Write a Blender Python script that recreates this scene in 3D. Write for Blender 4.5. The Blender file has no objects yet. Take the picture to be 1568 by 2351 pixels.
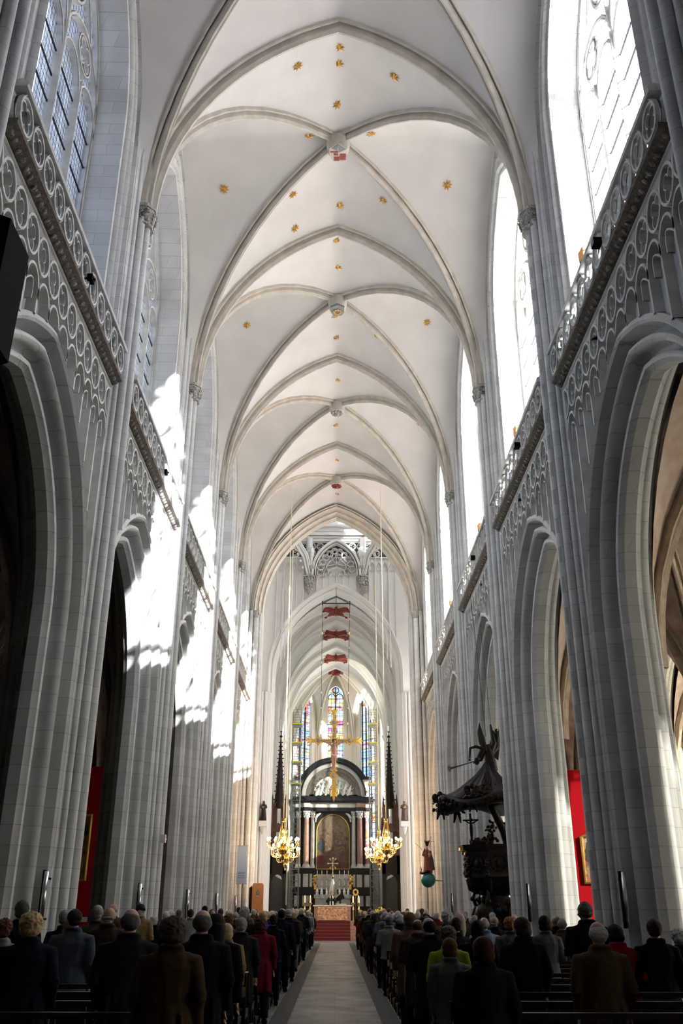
import bpy, bmesh, math, random
from mathutils import Vector, Matrix, Euler, noise
from mathutils.bvhtree import BVHTree
R = math.radians
PI = math.pi
sc = bpy.context.scene
C = sc.collection

# ------------------------------------------------------------------ camera, sky, sun, exposure
cam_d = bpy.data.cameras.new('camera'); cam = bpy.data.objects.new('camera', cam_d); C.objects.link(cam)
cam_d.sensor_fit = 'HORIZONTAL'; cam_d.sensor_width = 36.0; cam_d.lens = 36.0 * 2072.45 / 1568.0
cam_d.clip_start = 0.05; cam_d.clip_end = 400
def cam_matrix(tilt, yaw, roll):
    def ray(X, U, f):
        c, s = math.cos(roll), math.sin(roll); x, up = c*X - s*U, s*X + c*U
        c, s = math.cos(tilt), math.sin(tilt); y, z = f*c - up*s, f*s + up*c
        c, s = math.cos(yaw), math.sin(yaw); return Vector((c*x + s*y, -s*x + c*y, z))
    r, u, f = ray(1,0,0), ray(0,1,0), ray(0,0,1)
    return Matrix(((r.x,u.x,-f.x),(r.y,u.y,-f.y),(r.z,u.z,-f.z))).to_4x4()
cam.matrix_world = Matrix.Translation((-0.007, 0, 1.8)) @ cam_matrix(0.414467, 0.0061445, 0.0017796)
sc.camera = cam
sc.view_settings.view_transform = 'Standard'; sc.view_settings.look = 'None'
sc.view_settings.gamma = 1.0; sc.view_settings.use_curve_mapping = False
sc.view_settings.exposure = EXPOSURE = 0.27
SKY = 2.6; SUN = 150.0; GROUND = 1.0
sc.cycles.diffuse_bounces = 4; sc.cycles.transparent_max_bounces = 12; sc.cycles.max_bounces = 10
sc.cycles.sample_clamp_indirect = 6.0
w = bpy.data.worlds.new('world'); sc.world = w; w.use_nodes = True
WN = w.node_tree.nodes; WL = w.node_tree.links; bg = WN['Background']; bg.inputs[1].default_value = SKY
_g = WN.new('ShaderNodeTexCoord'); _s = WN.new('ShaderNodeSeparateXYZ'); WL.new(_g.outputs['Generated'], _s.inputs[0])
_r = WN.new('ShaderNodeValToRGB'); _r.color_ramp.elements[0].position = .47; _r.color_ramp.elements[1].position = .53
_m = WN.new('ShaderNodeMapRange'); _m.inputs[1].default_value = -1; _m.inputs[2].default_value = 1; WL.new(_s.outputs['Z'], _m.inputs[0]); WL.new(_m.outputs[0], _r.inputs[0])
_r.color_ramp.elements[0].color = (GROUND*.97, GROUND*.98, GROUND*1.0, 1); _r.color_ramp.elements[1].color = (0.66, 0.79, 1.0, 1)   # sunlit roofs below, blue-white sky above
WL.new(_r.outputs['Color'], bg.inputs[0])
sun_d = bpy.data.lights.new('sun', 'SUN'); sun_d.energy = SUN; sun_d.angle = R(1.1); sun_d.color = (1.0, 0.965, 0.91)
sun = bpy.data.objects.new('sun', sun_d); C.objects.link(sun)
SUNDIR = Vector((-1.0, 0.95, -0.47)).normalized()
sun.rotation_euler = SUNDIR.to_track_quat('-Z', 'Y').to_euler()
sun.location = (60, -20, 60)
def portal(x, y, z, sx, sy, facing):
    d = bpy.data.lights.new('daylight_opening', 'AREA'); d.shape = 'RECTANGLE'; d.size = sx; d.size_y = sy
    d.cycles.is_portal = True
    o = bpy.data.objects.new('daylight_opening', d); C.objects.link(o); o.location = (x, y, z)
    o.rotation_euler = Vector(facing).to_track_quat('-Z', 'Z' if abs(facing[2]) < .5 else 'Y').to_euler()

# ------------------------------------------------------------------ materials
def new_mat(name):
    m = bpy.data.materials.new(name); m.use_nodes = True
    return m, m.node_tree.nodes, m.node_tree.links, m.node_tree.nodes['Principled BSDF']
def mat(name, col, rough=0.6, metal=0.0, var=0.0, scale=8.0, col2=None, bump=0.0, emit=None, es=0.0, spec=None):
    m, N, Lk, b = new_mat(name)
    b.inputs['Base Color'].default_value = (*col, 1); b.inputs['Roughness'].default_value = rough
    b.inputs['Metallic'].default_value = metal
    if spec is not None: b.inputs['Specular IOR Level'].default_value = spec
    if var > 0 or col2 or bump:
        tc = N.new('ShaderNodeTexCoord'); n = N.new('ShaderNodeTexNoise'); n.inputs['Scale'].default_value = scale
        n.inputs['Detail'].default_value = 4; Lk.new(tc.outputs['Object'], n.inputs['Vector'])
        r = N.new('ShaderNodeValToRGB'); r.color_ramp.elements[0].position = .35; r.color_ramp.elements[1].position = .68
        c2 = col2 or tuple(c*(1-var) for c in col)
        r.color_ramp.elements[0].color = (*c2, 1); r.color_ramp.elements[1].color = (*col, 1)
        Lk.new(n.outputs['Fac'], r.inputs['Fac']); Lk.new(r.outputs['Color'], b.inputs['Base Color'])
        if bump:
            bp = N.new('ShaderNodeBump'); bp.inputs['Strength'].default_value = bump; bp.inputs['Distance'].default_value = .02
            Lk.new(n.outputs['Fac'], bp.inputs['Height']); Lk.new(bp.outputs['Normal'], b.inputs['Normal'])
    if emit: b.inputs['Emission Color'].default_value = (*emit, 1); b.inputs['Emission Strength'].default_value = es
    return m
def stone(name, c1, c2, mortar, bw=1.1, bh=.36, ms=.008, stain=.85, bump=.25, tint=None):
    """coursed ashlar: joints follow world position so that neighbouring bays run through"""
    m, N, Lk, b = new_mat(name)
    g = N.new('ShaderNodeNewGeometry'); s = N.new('ShaderNodeSeparateXYZ'); Lk.new(g.outputs['Position'], s.inputs[0])
    a = N.new('ShaderNodeMath'); a.operation = 'ADD'; Lk.new(s.outputs['X'], a.inputs[0]); Lk.new(s.outputs['Y'], a.inputs[1])
    cb = N.new('ShaderNodeCombineXYZ'); Lk.new(a.outputs[0], cb.inputs[0]); Lk.new(s.outputs['Z'], cb.inputs[1])
    br = N.new('ShaderNodeTexBrick'); br.inputs['Scale'].default_value = 1.0
    br.inputs['Brick Width'].default_value = bw; br.inputs['Row Height'].default_value = bh
    br.inputs['Mortar Size'].default_value = ms; br.inputs['Mortar Smooth'].default_value = .3
    br.inputs['Color1'].default_value = (*c1,1); br.inputs['Color2'].default_value = (*c2,1); br.inputs['Mortar'].default_value = (*mortar,1)
    Lk.new(cb.outputs[0], br.inputs['Vector'])
    n = N.new('ShaderNodeTexNoise'); n.inputs['Scale'].default_value = .9; n.inputs['Detail'].default_value = 6
    Lk.new(g.outputs['Position'], n.inputs['Vector'])
    r = N.new('ShaderNodeValToRGB'); r.color_ramp.elements[0].position = .3; r.color_ramp.elements[1].position = .65
    t = tint or (stain, stain, stain)
    r.color_ramp.elements[0].color = (*t, 1); r.color_ramp.elements[1].color = (1,1,1,1)
    Lk.new(n.outputs['Fac'], r.inputs['Fac'])
    mx = N.new('ShaderNodeMix'); mx.data_type = 'RGBA'; mx.blend_type = 'MULTIPLY'; mx.inputs['Factor'].default_value = 1
    Lk.new(br.outputs['Color'], mx.inputs[6]); Lk.new(r.outputs['Color'], mx.inputs[7])
    Lk.new(mx.outputs[2], b.inputs['Base Color'])
    b.inputs['Roughness'].default_value = .8
    if bump:
        bp = N.new('ShaderNodeBump'); bp.inputs['Strength'].default_value = bump; bp.inputs['Distance'].default_value = .01; bp.invert = True
        Lk.new(br.outputs['Fac'], bp.inputs['Height']); Lk.new(bp.outputs['Normal'], b.inputs['Normal'])
    return m
def glass_mat(name, col=(1,1,1), transp=.6, lead=.16, lw=.012, colored=False, seed=0.0, dark=1.0):
    """leaded window glass: small quarries between dark leads, partly clear, partly diffusing"""
    m, N, Lk, b = new_mat(name); N.remove(b)
    out = N['Material Output']
    g = N.new('ShaderNodeNewGeometry'); s = N.new('ShaderNodeSeparateXYZ'); Lk.new(g.outputs['Position'], s.inputs[0])
    a = N.new('ShaderNodeMath'); a.operation = 'ADD'; Lk.new(s.outputs['X'], a.inputs[0]); Lk.new(s.outputs['Y'], a.inputs[1])
    cb = N.new('ShaderNodeCombineXYZ'); Lk.new(a.outputs[0], cb.inputs[0]); Lk.new(s.outputs['Z'], cb.inputs[1])
    br = N.new('ShaderNodeTexBrick'); br.inputs['Scale'].default_value = 1; br.offset = 0
    br.inputs['Brick Width'].default_value = lead; br.inputs['Row Height'].default_value = lead*1.25
    br.inputs['Mortar Size'].default_value = lw
    br.inputs['Color1'].default_value = (*col, 1); br.inputs['Color2'].default_value = tuple(c*.86 for c in col) + (1,)
    br.inputs['Mortar'].default_value = (*[c*.9 for c in col],1)
    Lk.new(cb.outputs[0], br.inputs['Vector'])
    src = br.outputs['Color']
    if colored:
        vo = N.new('ShaderNodeTexVoronoi'); vo.inputs['Scale'].default_value = 2.6
        ad = N.new('ShaderNodeVectorMath'); ad.operation = 'ADD'; ad.inputs[1].default_value = (seed, seed*2, 0)
        Lk.new(cb.outputs[0], ad.inputs[0]); Lk.new(ad.outputs[0], vo.inputs['Vector'])
        sp = N.new('ShaderNodeSeparateColor'); Lk.new(vo.outputs['Color'], sp.inputs[0])
        r = N.new('ShaderNodeValToRGB'); r.color_ramp.interpolation = 'CONSTANT'
        el = r.color_ramp.elements; cols = [(.75,.85,1),(.35,.6,1),(1,.9,.75),(.9,.25,.12),(.95,.7,.2),(1,1,1),(.45,.75,.9),(.75,.2,.35),(.9,.95,1)]
        el[0].position = 0; el[0].color = (*cols[0],1); el[1].position = 1/9; el[1].color = (*cols[1],1)
        for i in range(2, 9): e = el.new(i/9); e.color = (*cols[i],1)
        Lk.new(sp.outputs[0], r.inputs['Fac']); src = r.outputs['Color']
    tr = N.new('ShaderNodeBsdfTransparent'); tl = N.new('ShaderNodeBsdfTranslucent'); Lk.new(src, tr.inputs[0])
    dm = N.new('ShaderNodeMix'); dm.data_type = 'RGBA'; dm.blend_type = 'MULTIPLY'; dm.inputs['Factor'].default_value = 1; dm.inputs[7].default_value = (.62,.62,.62,1)
    Lk.new(src, dm.inputs[6]); Lk.new(dm.outputs[2], tl.inputs[0])
    mx = N.new('ShaderNodeMixShader'); mx.inputs[0].default_value = transp; Lk.new(tl.outputs[0], mx.inputs[1]); Lk.new(tr.outputs[0], mx.inputs[2])
    df = N.new('ShaderNodeBsdfDiffuse'); df.inputs[0].default_value = (.05,.05,.055,1)
    m2 = N.new('ShaderNodeMixShader'); Lk.new(br.outputs['Fac'], m2.inputs[0]); Lk.new(mx.outputs[0], m2.inputs[1]); Lk.new(df.outputs[0], m2.inputs[2])
    Lk.new(m2.outputs[0], out.inputs['Surface'])
    return m

M = {}
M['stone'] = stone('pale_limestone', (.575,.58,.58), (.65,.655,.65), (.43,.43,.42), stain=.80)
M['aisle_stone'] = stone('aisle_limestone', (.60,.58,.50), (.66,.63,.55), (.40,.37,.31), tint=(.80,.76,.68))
M['grimy'] = stone('unrestored_dark_stone', (.16,.15,.135), (.20,.185,.165), (.10,.09,.08))  # shade of the left aisle put into the stone colour
M['grimy_plaster'] = mat('unrestored_dark_plaster', (.15,.125,.105), .9, scale=1.3, col2=(.08,.06,.05))  # the same aisle shade painted into the plaster colour
M['dark_stone'] = mat('weathered_brown_stone', (.13,.11,.09), .9, var=.6, scale=14, col2=(.06,.05,.04), bump=.5)
M['leafstone'] = mat('carved_leaf_stone', (.30,.27,.23), .9, var=.6, scale=9)
M['trac'] = mat('tracery_limestone', (.62,.62,.60), .8, var=.25, scale=3)
M['rib'] = mat('beige_rib_stone', (.56,.525,.465), .8, var=.22, scale=2.5)
M['plaster'] = mat('white_vault_plaster', (.63,.615,.603), .9, var=.10, scale=.7)
M['aisle_plaster'] = mat('stained_aisle_plaster', (.50,.41,.34), .9, scale=1.3, col2=(.27,.18,.13))
M['aisle_rib'] = mat('stained_aisle_rib', (.45,.36,.27), .85, var=.4, scale=3)
M['white'] = mat('white_painted_stone', (.80,.80,.79), .75, var=.06, scale=1.5)
M['cream'] = mat('cream_painted_stone', (.80,.78,.68), .75, var=.06, scale=1.5)
M['capital'] = mat('carved_grey_capital', (.52,.51,.48), .85, scale=26, col2=(.16,.15,.13), bump=.6)
M['iron'] = mat('dark_iron', (.03,.03,.035), .5, .6)
M['gold'] = mat('gilding', (.85,.55,.14), .35, .85, var=.4, scale=20)
M['star_gold'] = mat('star_gilding', (.75,.42,.10), .45, .5, var=.5, scale=12)
M['glass_clear'] = glass_mat('clear_leaded_glass', (.97,.98,1.0), .72)
M['glass_first'] = glass_mat('grimy_leaded_glass', (.84,.89,1.0), .74)  # pane tint dimmed to hold daylight back in the first bay
M['glass_aisle'] = glass_mat('aisle_leaded_glass', (.95,.93,.84), .05)
M['glass_dim'] = glass_mat('dim_stained_glass', (.04,.035,.03), .3)  # near-black panes added to keep daylight out of rear bays and left aisle
M['glass_diff'] = glass_mat('white_diffusing_glass', (.9,.92,.95), .08)
M['glass_col'] = glass_mat('stained_glass', (1,1,1), .35, lead=.3, lw=.02, colored=True)

# ------------------------------------------------------------------ mesh builder and object helpers
class MB:
    def __init__(s, flip=1): s.v = []; s.f = []; s.x = flip; s.M = None
    def V(s, p):
        p = Vector(p)
        if s.M is not None: p = s.M @ p
        s.v.append((p.x*s.x, p.y, p.z)); return len(s.v)-1
    def F(s, idx): s.f.append(tuple(idx) if s.x > 0 else tuple(reversed(idx)))
    def quad(s, a, b, c, d): s.F([s.V(a), s.V(b), s.V(c), s.V(d)])
    def poly(s, pts): s.F([s.V(p) for p in pts])
    def grid(s, rows, closed=False, flip=False):
        ids = [[s.V(p) for p in r] for r in rows]
        n = len(rows[0])
        for i in range(len(rows)-1):
            for j in range(n if closed else n-1):
                k = (j+1) % n
                q = [ids[i][j], ids[i][k], ids[i+1][k], ids[i+1][j]]
                s.F(q[::-1] if flip else q)
        return ids
    def box(s, x0, x1, y0, y1, z0, z1, bev=0):
        p = [(x0,y0,z0),(x1,y0,z0),(x1,y1,z0),(x0,y1,z0),(x0,y0,z1),(x1,y0,z1),(x1,y1,z1),(x0,y1,z1)]
        i = [s.V(q) for q in p]
        for f in ((0,3,2,1),(4,5,6,7),(0,1,5,4),(1,2,6,5),(2,3,7,6),(3,0,4,7)): s.F([i[k] for k in f])
    def prism(s, pts, z0, z1, axis='z', caps=True):
        """extrude a 2d outline; axis 'z': (x,y), 'y': (x,z), 'x': (y,z)"""
        def P(a, b, h): return {'z':(a,b,h), 'y':(a,h,b), 'x':(h,a,b)}[axis]
        lo = [s.V(P(a,b,z0)) for a,b in pts]; hi = [s.V(P(a,b,z1)) for a,b in pts]; n = len(pts)
        for i in range(n): s.F([lo[i], lo[(i+1)%n], hi[(i+1)%n], hi[i]])
        if caps: s.F(lo[::-1]); s.F(hi)
    def tube(s, pts, rad, n=8, caps=True, closed=False, sq=1.0):
        pts = [Vector(p) for p in pts]; m = len(pts)
        if not hasattr(rad, '__len__'): rad = [rad]*m
        rows = []; up = Vector((0,0,1)); prev = None
        for i in range(m):
            a = pts[(i-1) % m] if closed or i > 0 else pts[i]; b = pts[(i+1) % m] if closed or i < m-1 else pts[i]
            t = (b-a)
            t = t.normalized() if t.length > 1e-9 else Vector((0,0,1))
            if prev is None:
                ref = Vector((0,1,0)) if abs(t.z) > .9 else up
                u = t.cross(ref).normalized()
            else:
                u = prev - t*prev.dot(t)
                u = u.normalized() if u.length > 1e-6 else t.cross(up).normalized()
            prev = u; v = t.cross(u)
            rows.append([pts[i] + (u*math.cos(2*PI*k/n)*sq + v*math.sin(2*PI*k/n))*rad[i] for k in range(n)])
        if closed: rows.append(rows[0])
        ids = s.grid(rows, closed=True, flip=True)
        if caps and not closed: s.F(ids[0]); s.F(ids[-1][::-1])
    def lathe(s, prof, c=(0,0,0), n=16, caps=True, mod=None, a0=0, a1=2*PI):
        full = abs(a1-a0-2*PI) < 1e-6; k = n if full else n+1
        rows = []
        for r, z in prof:
            rows.append([(c[0]+r*(mod(a,z) if mod else 1)*math.cos(a), c[1]+r*(mod(a,z) if mod else 1)*math.sin(a), c[2]+z)
                         for a in (a0+(a1-a0)*j/n for j in range(k))])
        ids = s.grid(rows, closed=full)
        if caps and full: s.F(ids[0][::-1]); s.F(ids[-1])
    def ball(s, c, r, n=8, m=6, rot=None):
        if not hasattr(r, '__len__'): r = (r,r,r)
        q = rot
        rows = []
        for i in range(1, m):
            t = PI*i/m - PI/2
            row = []
            for j in range(n):
                p = Vector((math.cos(t)*math.cos(2*PI*j/n)*r[0], math.cos(t)*math.sin(2*PI*j/n)*r[1], math.sin(t)*r[2]))
                if q is not None: p = q @ p
                row.append(Vector(c)+p)
            rows.append(row)
        ids = s.grid(rows, closed=True)
        lo, hi = Vector((0,0,-r[2])), Vector((0,0,r[2]))
        if q is not None: lo, hi = q @ lo, q @ hi
        a = s.V(Vector(c)+lo); b = s.V(Vector(c)+hi)
        for j in range(n): s.F([a, ids[0][(j+1)%n], ids[0][j]]); s.F([b, ids[-1][j], ids[-1][(j+1)%n]])
    def mesh(s, name):
        me = bpy.data.meshes.new(name); me.from_pydata(s.v, [], s.f); me.validate(); return me
    def build(s, name, m, parent=None, smooth=None, loc=None):
        me = s.mesh(name)
        return link_mesh(name, me, m, parent, smooth, loc)
def link_mesh(name, me, m, parent=None, smooth=None, loc=None):
    if m is not None and len(me.materials) == 0: me.materials.append(m)
    if smooth is not None:
        me.polygons.foreach_set('use_smooth', [True]*len(me.polygons))
        if smooth < 179: me.set_sharp_from_angle(angle=R(smooth))
    o = bpy.data.objects.new(name, me); C.objects.link(o)
    if parent: o.parent = parent
    if loc: o.location = loc
    return o
def link(name, me, parent=None, loc=None, m=None):
    o = bpy.data.objects.new(name, me); C.objects.link(o)
    if parent: o.parent = parent
    if loc: o.location = loc
    if m is not None: o.material_slots[0].link = 'OBJECT'; o.material_slots[0].material = m
    return o
def empty(name, loc=(0,0,0), rz=0, label=None, cat=None, group=None):
    o = bpy.data.objects.new(name, None); C.objects.link(o); o.location = loc; o.rotation_euler = (0,0,rz)
    o.empty_display_size = .2
    return tag(o, label, cat, group)
def tag(o, label=None, cat=None, group=None, kind=None):
    if label: o['label'] = label
    if cat: o['category'] = cat
    if group: o['group'] = group
    if kind: o['kind'] = kind
    return o
def structure(o): o['kind'] = 'structure'; return o
def kids(o): return [c for c in bpy.data.objects if c.parent == o]
ORD = ['first','second','third','fourth','fifth','sixth','seventh','eighth','ninth','tenth','eleventh','twelfth','thirteenth','fourteenth','fifteenth','sixteenth','seventeenth','eighteenth','nineteenth','twentieth']
ORD += ['twenty-'+ORD[i] for i in range(9)] + ['thirtieth'] + ['thirty-'+ORD[i] for i in range(9)] + ['fortieth'] + ['forty-'+ORD[i] for i in range(9)] + ['fiftieth']
SIDE = {1:'right', -1:'left'}

# ------------------------------------------------------------------ pointed arch geometry
BAY = 9.0; Y0 = 19.2                       # bay length, y of one pier
PIERS = [Y0 + BAY*k for k in range(-3, 4)] # -7.8 ... 46.2 ; the crossing pier stands at 55.2
def arch_pts(half, c, zs, n=14, legs=None):
    """left foot -> apex -> right foot of a two-centred arch; returns (s, z, ns, nz), n pointing outward"""
    Rr = half + c; a1 = math.acos(c/Rr); out = []
    if legs is not None: out.append((-half, legs, -1.0, 0.0))
    for i in range(n+1):
        a = a1*i/n; out.append((c - Rr*math.cos(a), zs + Rr*math.sin(a), -math.cos(a), math.sin(a)))
    res = out[:]
    for s_, z, ns, nz in reversed(out[:-1]): res.append((-s_, z, -ns, nz))
    # apex keeps a mitred normal
    k = len(out)-1; a = a1
    res[k] = (0.0, out[k][1], 0.0, 1.0/ max(.2, math.sin(a1)))
    return res
def sweep_arch(mb, prof, half, c, zs, legs, mid, n=14):
    """prof: list of (o, L): o inward offset from 'half', L lateral position; arch lies in the y-z plane"""
    rows = []
    Rr = half + c
    for (o, L) in prof:
        h = half - o; rr = Rr - o; a1 = math.acos(min(1, c/rr)) if c < rr else 0
        row = [(L, mid-h, legs)]
        for i in range(n+1):
            a = a1*i/n; row.append((L, mid + c - rr*math.cos(a), zs + rr*math.sin(a)))
        for i in range(n-1, -1, -1):
            a = a1*i/n; row.append((L, mid - c + rr*math.cos(a), zs + rr*math.sin(a)))
        row.append((L, mid+h, legs))
        rows.append(row)
    mb.grid(rows)
def arch_z(s_, half, c, zs):
    Rr = half + c; x = abs(s_)
    if x >= half: return zs
    return zs + math.sqrt(max(0, Rr*Rr - (x+c)**2))
HOOD = (3.93, 1.0, 7.2)                    # half span, centre offset, springing of the arcade hood
CLER = (3.9, 1.93, 20.5)                   # the same of the wall rib over the clerestory
MID = 4.5
ARC_PROF = [(-.02,5.60),(-.02,5.46),(.08,5.42),(.13,5.47),(.14,5.62),(.13,5.78),(.17,5.90),(.25,5.92),(.29,5.84),(.28,5.72),(.32,5.64),(.39,5.62),(.45,5.67),(.47,5.76),(.44,5.84),
            (.44,5.96),(.49,6.04),(.58,6.06),(.62,6.0),(.62,5.92),(.67,5.88),(.73,5.90),(.76,5.97),(.80,6.02)]
ARC_PROF = ARC_PROF + [(o, 12.28-L) for o, L in reversed(ARC_PROF)]
CLER_PROF = [(0,5.45),(0,5.58),(.36,5.58),(.38,5.50),(.43,5.46),(.48,5.50),(.50,5.58),(.80,5.58),(.82,5.49),(.88,5.44),(.94,5.49),(.96,5.58),(1.02,5.60),(1.05,5.54),(1.10,5.56),(1.12,6.55),(1.10,7.4)]
GH = 2.8
def strip(mb, pts, wd, Lb, Lf, closed=False, flat=.25):
    """moulded bar following a line in the y-z plane, proud of the wall from Lb to Lf"""
    n = len(pts); rows = [[],[],[],[]]
    idx = range(n)
    for i in idx:
        a = pts[(i-1) % n] if closed or i > 0 else pts[i]; b = pts[(i+1) % n] if closed or i < n-1 else pts[i]
        t = Vector((b[0]-a[0], b[1]-a[1])); t = t.normalized() if t.length > 1e-9 else Vector((0,1)); nx, nz = -t.y, t.x
        s_, z = pts[i]
        for r, (o, L) in zip(rows, ((-.5,Lb),(-flat,Lf),(flat,Lf),(.5,Lb))): r.append((L, s_+nx*o*wd, z+nz*o*wd))
    if closed:
        for r in rows: r.append(r[0])
    mb.grid(rows)
def oval(cx, cz, rx, rz, n=16, p=1.0):
    out = []
    for i in range(n):
        a = 2*PI*i/n; c, s_ = math.cos(a), math.sin(a)
        out.append((cx + rx*c*(1-.12*s_*s_*p), cz + rz*s_))
    return out
def quatre(cx, cz, rx, rz, n=24, k=4, dep=.3, ph=0):
    """foiled ring: k round lobes meeting in inward cusps"""
    n = k*8; out = []
    for i in range(n):
        a = 2*PI*i/n; q = 1 - dep*1.5*(1-abs(math.sin(k/2*a+ph))**.6); out.append((cx + rx*q*math.cos(a), cz + rz*q*math.sin(a)))
    return out

# ------------------------------------------------------------------ one nave bay, built once for each side
STEP = .65
def shift(mb): mb.v = [(x + .18*mb.x, .6+(y-.3)*(7.8/8.4) if 1 else y, z + .36) for x, y, z in mb.v]
def bay_meshes(sx):
    out = {}
    mb = MB(sx)                                        # arcade arch with its mouldings, and the wall over it
    sweep_arch(mb, ARC_PROF, *HOOD, 0.0, MID, 26)
    xs = [.6 + 7.8*i/40 for i in range(41)]
    for L, top in ((5.60, 13.45), (6.68, 13.45)):
        rows = [[(L, x, max(HOOD[2], arch_z(x-MID, *HOOD))) for x in xs], [(L, x, top) for x in xs]]
        if L > 6: rows = rows[::-1]
        mb.grid(rows)
    mb.quad((5.60,0,0),(5.60,.62,0),(5.60,.62,13.45),(5.60,0,13.45)); mb.quad((5.60,8.38,0),(5.60,9,0),(5.60,9,13.45),(5.60,8.38,13.45))
    mb.quad((6.68,0,7.2),(6.68,.62,7.2),(6.68,.62,13.45),(6.68,0,13.45)); mb.quad((6.68,8.38,7.2),(6.68,9,7.2),(6.68,9,13.45),(6.68,8.38,13.45))
    out['arcade'] = mb.mesh('wall_arcade'); me = out['arcade']
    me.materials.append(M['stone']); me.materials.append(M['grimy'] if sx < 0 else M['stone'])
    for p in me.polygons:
        if abs(p.center.x) > 6.22: p.material_index = 1  # on the left, the aisle-side half gets the colour darkened as shade
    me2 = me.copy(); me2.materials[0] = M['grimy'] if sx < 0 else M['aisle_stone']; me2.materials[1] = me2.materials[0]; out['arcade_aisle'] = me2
    mb = MB(sx)                                        # clerestory wall: moulded window opening, strips beside it, walkway
    sweep_arch(mb, CLER_PROF, *CLER, 13.4, MID, 14)
    for a, b in ((-.02, .61), (8.39, 9.02)): mb.quad((5.46,a,13.4),(5.46,b,13.4),(5.46,b,27.4),(5.46,a,27.4))
    xs = [.6 + 7.8*i/30 for i in range(31)]
    mb.grid([[(5.46, x, arch_z(x-MID, *CLER)) for x in xs], [(5.46, x, 27.4) for x in xs]])
    mb.quad((6.9,0,13),(6.9,9,13),(6.9,9,14.4),(6.9,0,14.4))         # parapet below the glass
    mb.poly([(6.2,1.6,14.3),(6.2,7.4,14.3),(6.9,7.4,14.5),(6.9,1.6,14.5)])
    mb.quad((6.2,1.6,13),(6.2,7.4,13),(6.2,7.4,14.3),(6.2,1.6,14.3))
    mb.quad((5.44,0,13.45),(5.44,9,13.45),(7.2,9,13.45),(7.2,0,13.45))
    mb.box(7.4, 8.1, -.02, 1.7, 12.9, 27.5); mb.box(7.4, 8.1, 7.3, 9.02, 12.9, 27.5)   # outer wall and buttress
    mb.box(7.4, 7.6, 1.6, 7.4, 12.9, 14.4)
    rows = [[(7.4, MID-2.8+5.6*i/20, arch_z(-2.8+5.6*i/20, 2.8, 1.93, 20.5)) for i in range(21)], [(7.4, MID-2.8+5.6*i/20, 27.5) for i in range(21)]]
    mb.grid(rows)
    out['clerestory'] = mb.mesh('wall_clerestory')
    # blind tracery over the arch
    mb = MB(sx)
    for j in range(13):
        s_ = .6 + STEP*j; hz = arch_z(s_-MID, *HOOD)
        if hz < 12.1: strip(mb, [(s_, max(hz+.0, 7.2 if 0 < j < 12 else 0)), (s_, 12.15)], .13, 5.61, 5.42)
        if 0 < j < 12 or True:
            if 0 < j < 12:
                strip(mb, oval(s_, 12.80, .315, .37), .10, 5.61, 5.42, True)
                strip(mb, quatre(s_, 12.80, .26, .31), .05, 5.61, 5.47, True)
            else:
                h = [(s_ + (.315 if j == 0 else -.315)*math.cos(a), 12.80+.37*math.sin(a)) for a in [PI*(-.5+i/8) for i in range(9)]]
                strip(mb, h, .10, 5.61, 5.42)
    for j in range(12):
        s_ = .6 + STEP*(j+.5); hz = arch_z(s_-MID, *HOOD); h = STEP/2
        arc = [(s_-h*math.cos(a)*(1 if a < PI/2 else 1), 11.86 + .52*max(0,math.sin(a))**.85) for a in [PI*i/10 for i in range(11)]]
        clip = lambda P_: [(a_, max(b_, arch_z(a_-MID, *HOOD)+.03)) for a_, b_ in P_]
        if hz < 12.2:
            arc = clip(arc)
            strip(mb, arc, .10, 5.61, 5.42)
            cus = [(s_-(h-.06)*(1-.34*abs(math.sin(1.5*a)))*math.cos(a), 11.79 + .44*(1-.30*abs(math.sin(1.5*a)))*math.sin(a)) for a in [PI*i/14 for i in range(15)]]
            cus = clip(cus)
            if hz < 11.7: strip(mb, cus, .055, 5.61, 5.47)
    mb.grid([[(L, s_, z) for s_ in (.6, 8.4)] for L, z in ((5.61,13.02),(5.55,13.04),(5.50,13.14),(5.44,13.22),(5.40,13.24),(5.39,13.28))])
    out['tracery'] = mb.mesh('blind_tracery')
    # cornice
    mb = MB(sx)
    mb.grid([[(L, s_, z) for s_ in (0.3, 8.7)] for L, z in ((5.22,12.90),(5.18,12.91),(5.08,12.98),(4.99,13.03),(4.98,13.10),(5.0,13.12),(5.2,13.12))])
    mb.poly([(5.22,.3,12.9),(4.98,.3,13.03),(5.0,.3,13.12),(5.46,.3,13.12)]); mb.poly([(5.22,8.7,12.9),(4.98,8.7,13.03),(5.0,8.7,13.12),(5.46,8.7,13.12)])
    shift(mb); out['cornice'] = mb.mesh('cornice')
    mb = MB(sx); rnd = random.Random(3)
    for i in range(38):
        y = .42 + i*.222; z = 12.90 + .02*(i % 2)
        q = Euler((rnd.uniform(-.4,.4), R(40), rnd.uniform(-.8,.8))).to_matrix()
        mb.ball((5.12, y, z+.030), (.065,.055,.028), 6, 4, q)
        mb.ball((5.12, y+.10, z+.06), (.04,.035,.018), 6, 4, q)
    shift(mb); out['leaves'] = mb.mesh('carved_leaves')
    # balustrade
    mb = MB(sx)
    for L0, L1 in ((5.06, 4.99), (5.10, 5.17)):
        for j in range(12):
            s_ = .3 + 8.4/12*(j+.5)
            strip(mb, oval(s_, 13.47, .32, .335), .085, L0, L1, True)
            if L1 < 5: strip(mb, quatre(s_, 13.47, .27, .28), .05, L0, L1+.03, True)
        for j in range(13):
            s_ = .3 + 8.4/12*j
            for sg in (-1, 1):
                if .3 < s_ + sg*.1 < 8.7:
                    strip(mb, [(s_+sg*.20,13.1),(s_+sg*.07,13.25),(s_+sg*.02,13.47)], .035, L0, L1)
                    strip(mb, [(s_+sg*.20,13.82),(s_+sg*.07,13.65),(s_+sg*.02,13.47)], .035, L0, L1)
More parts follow.
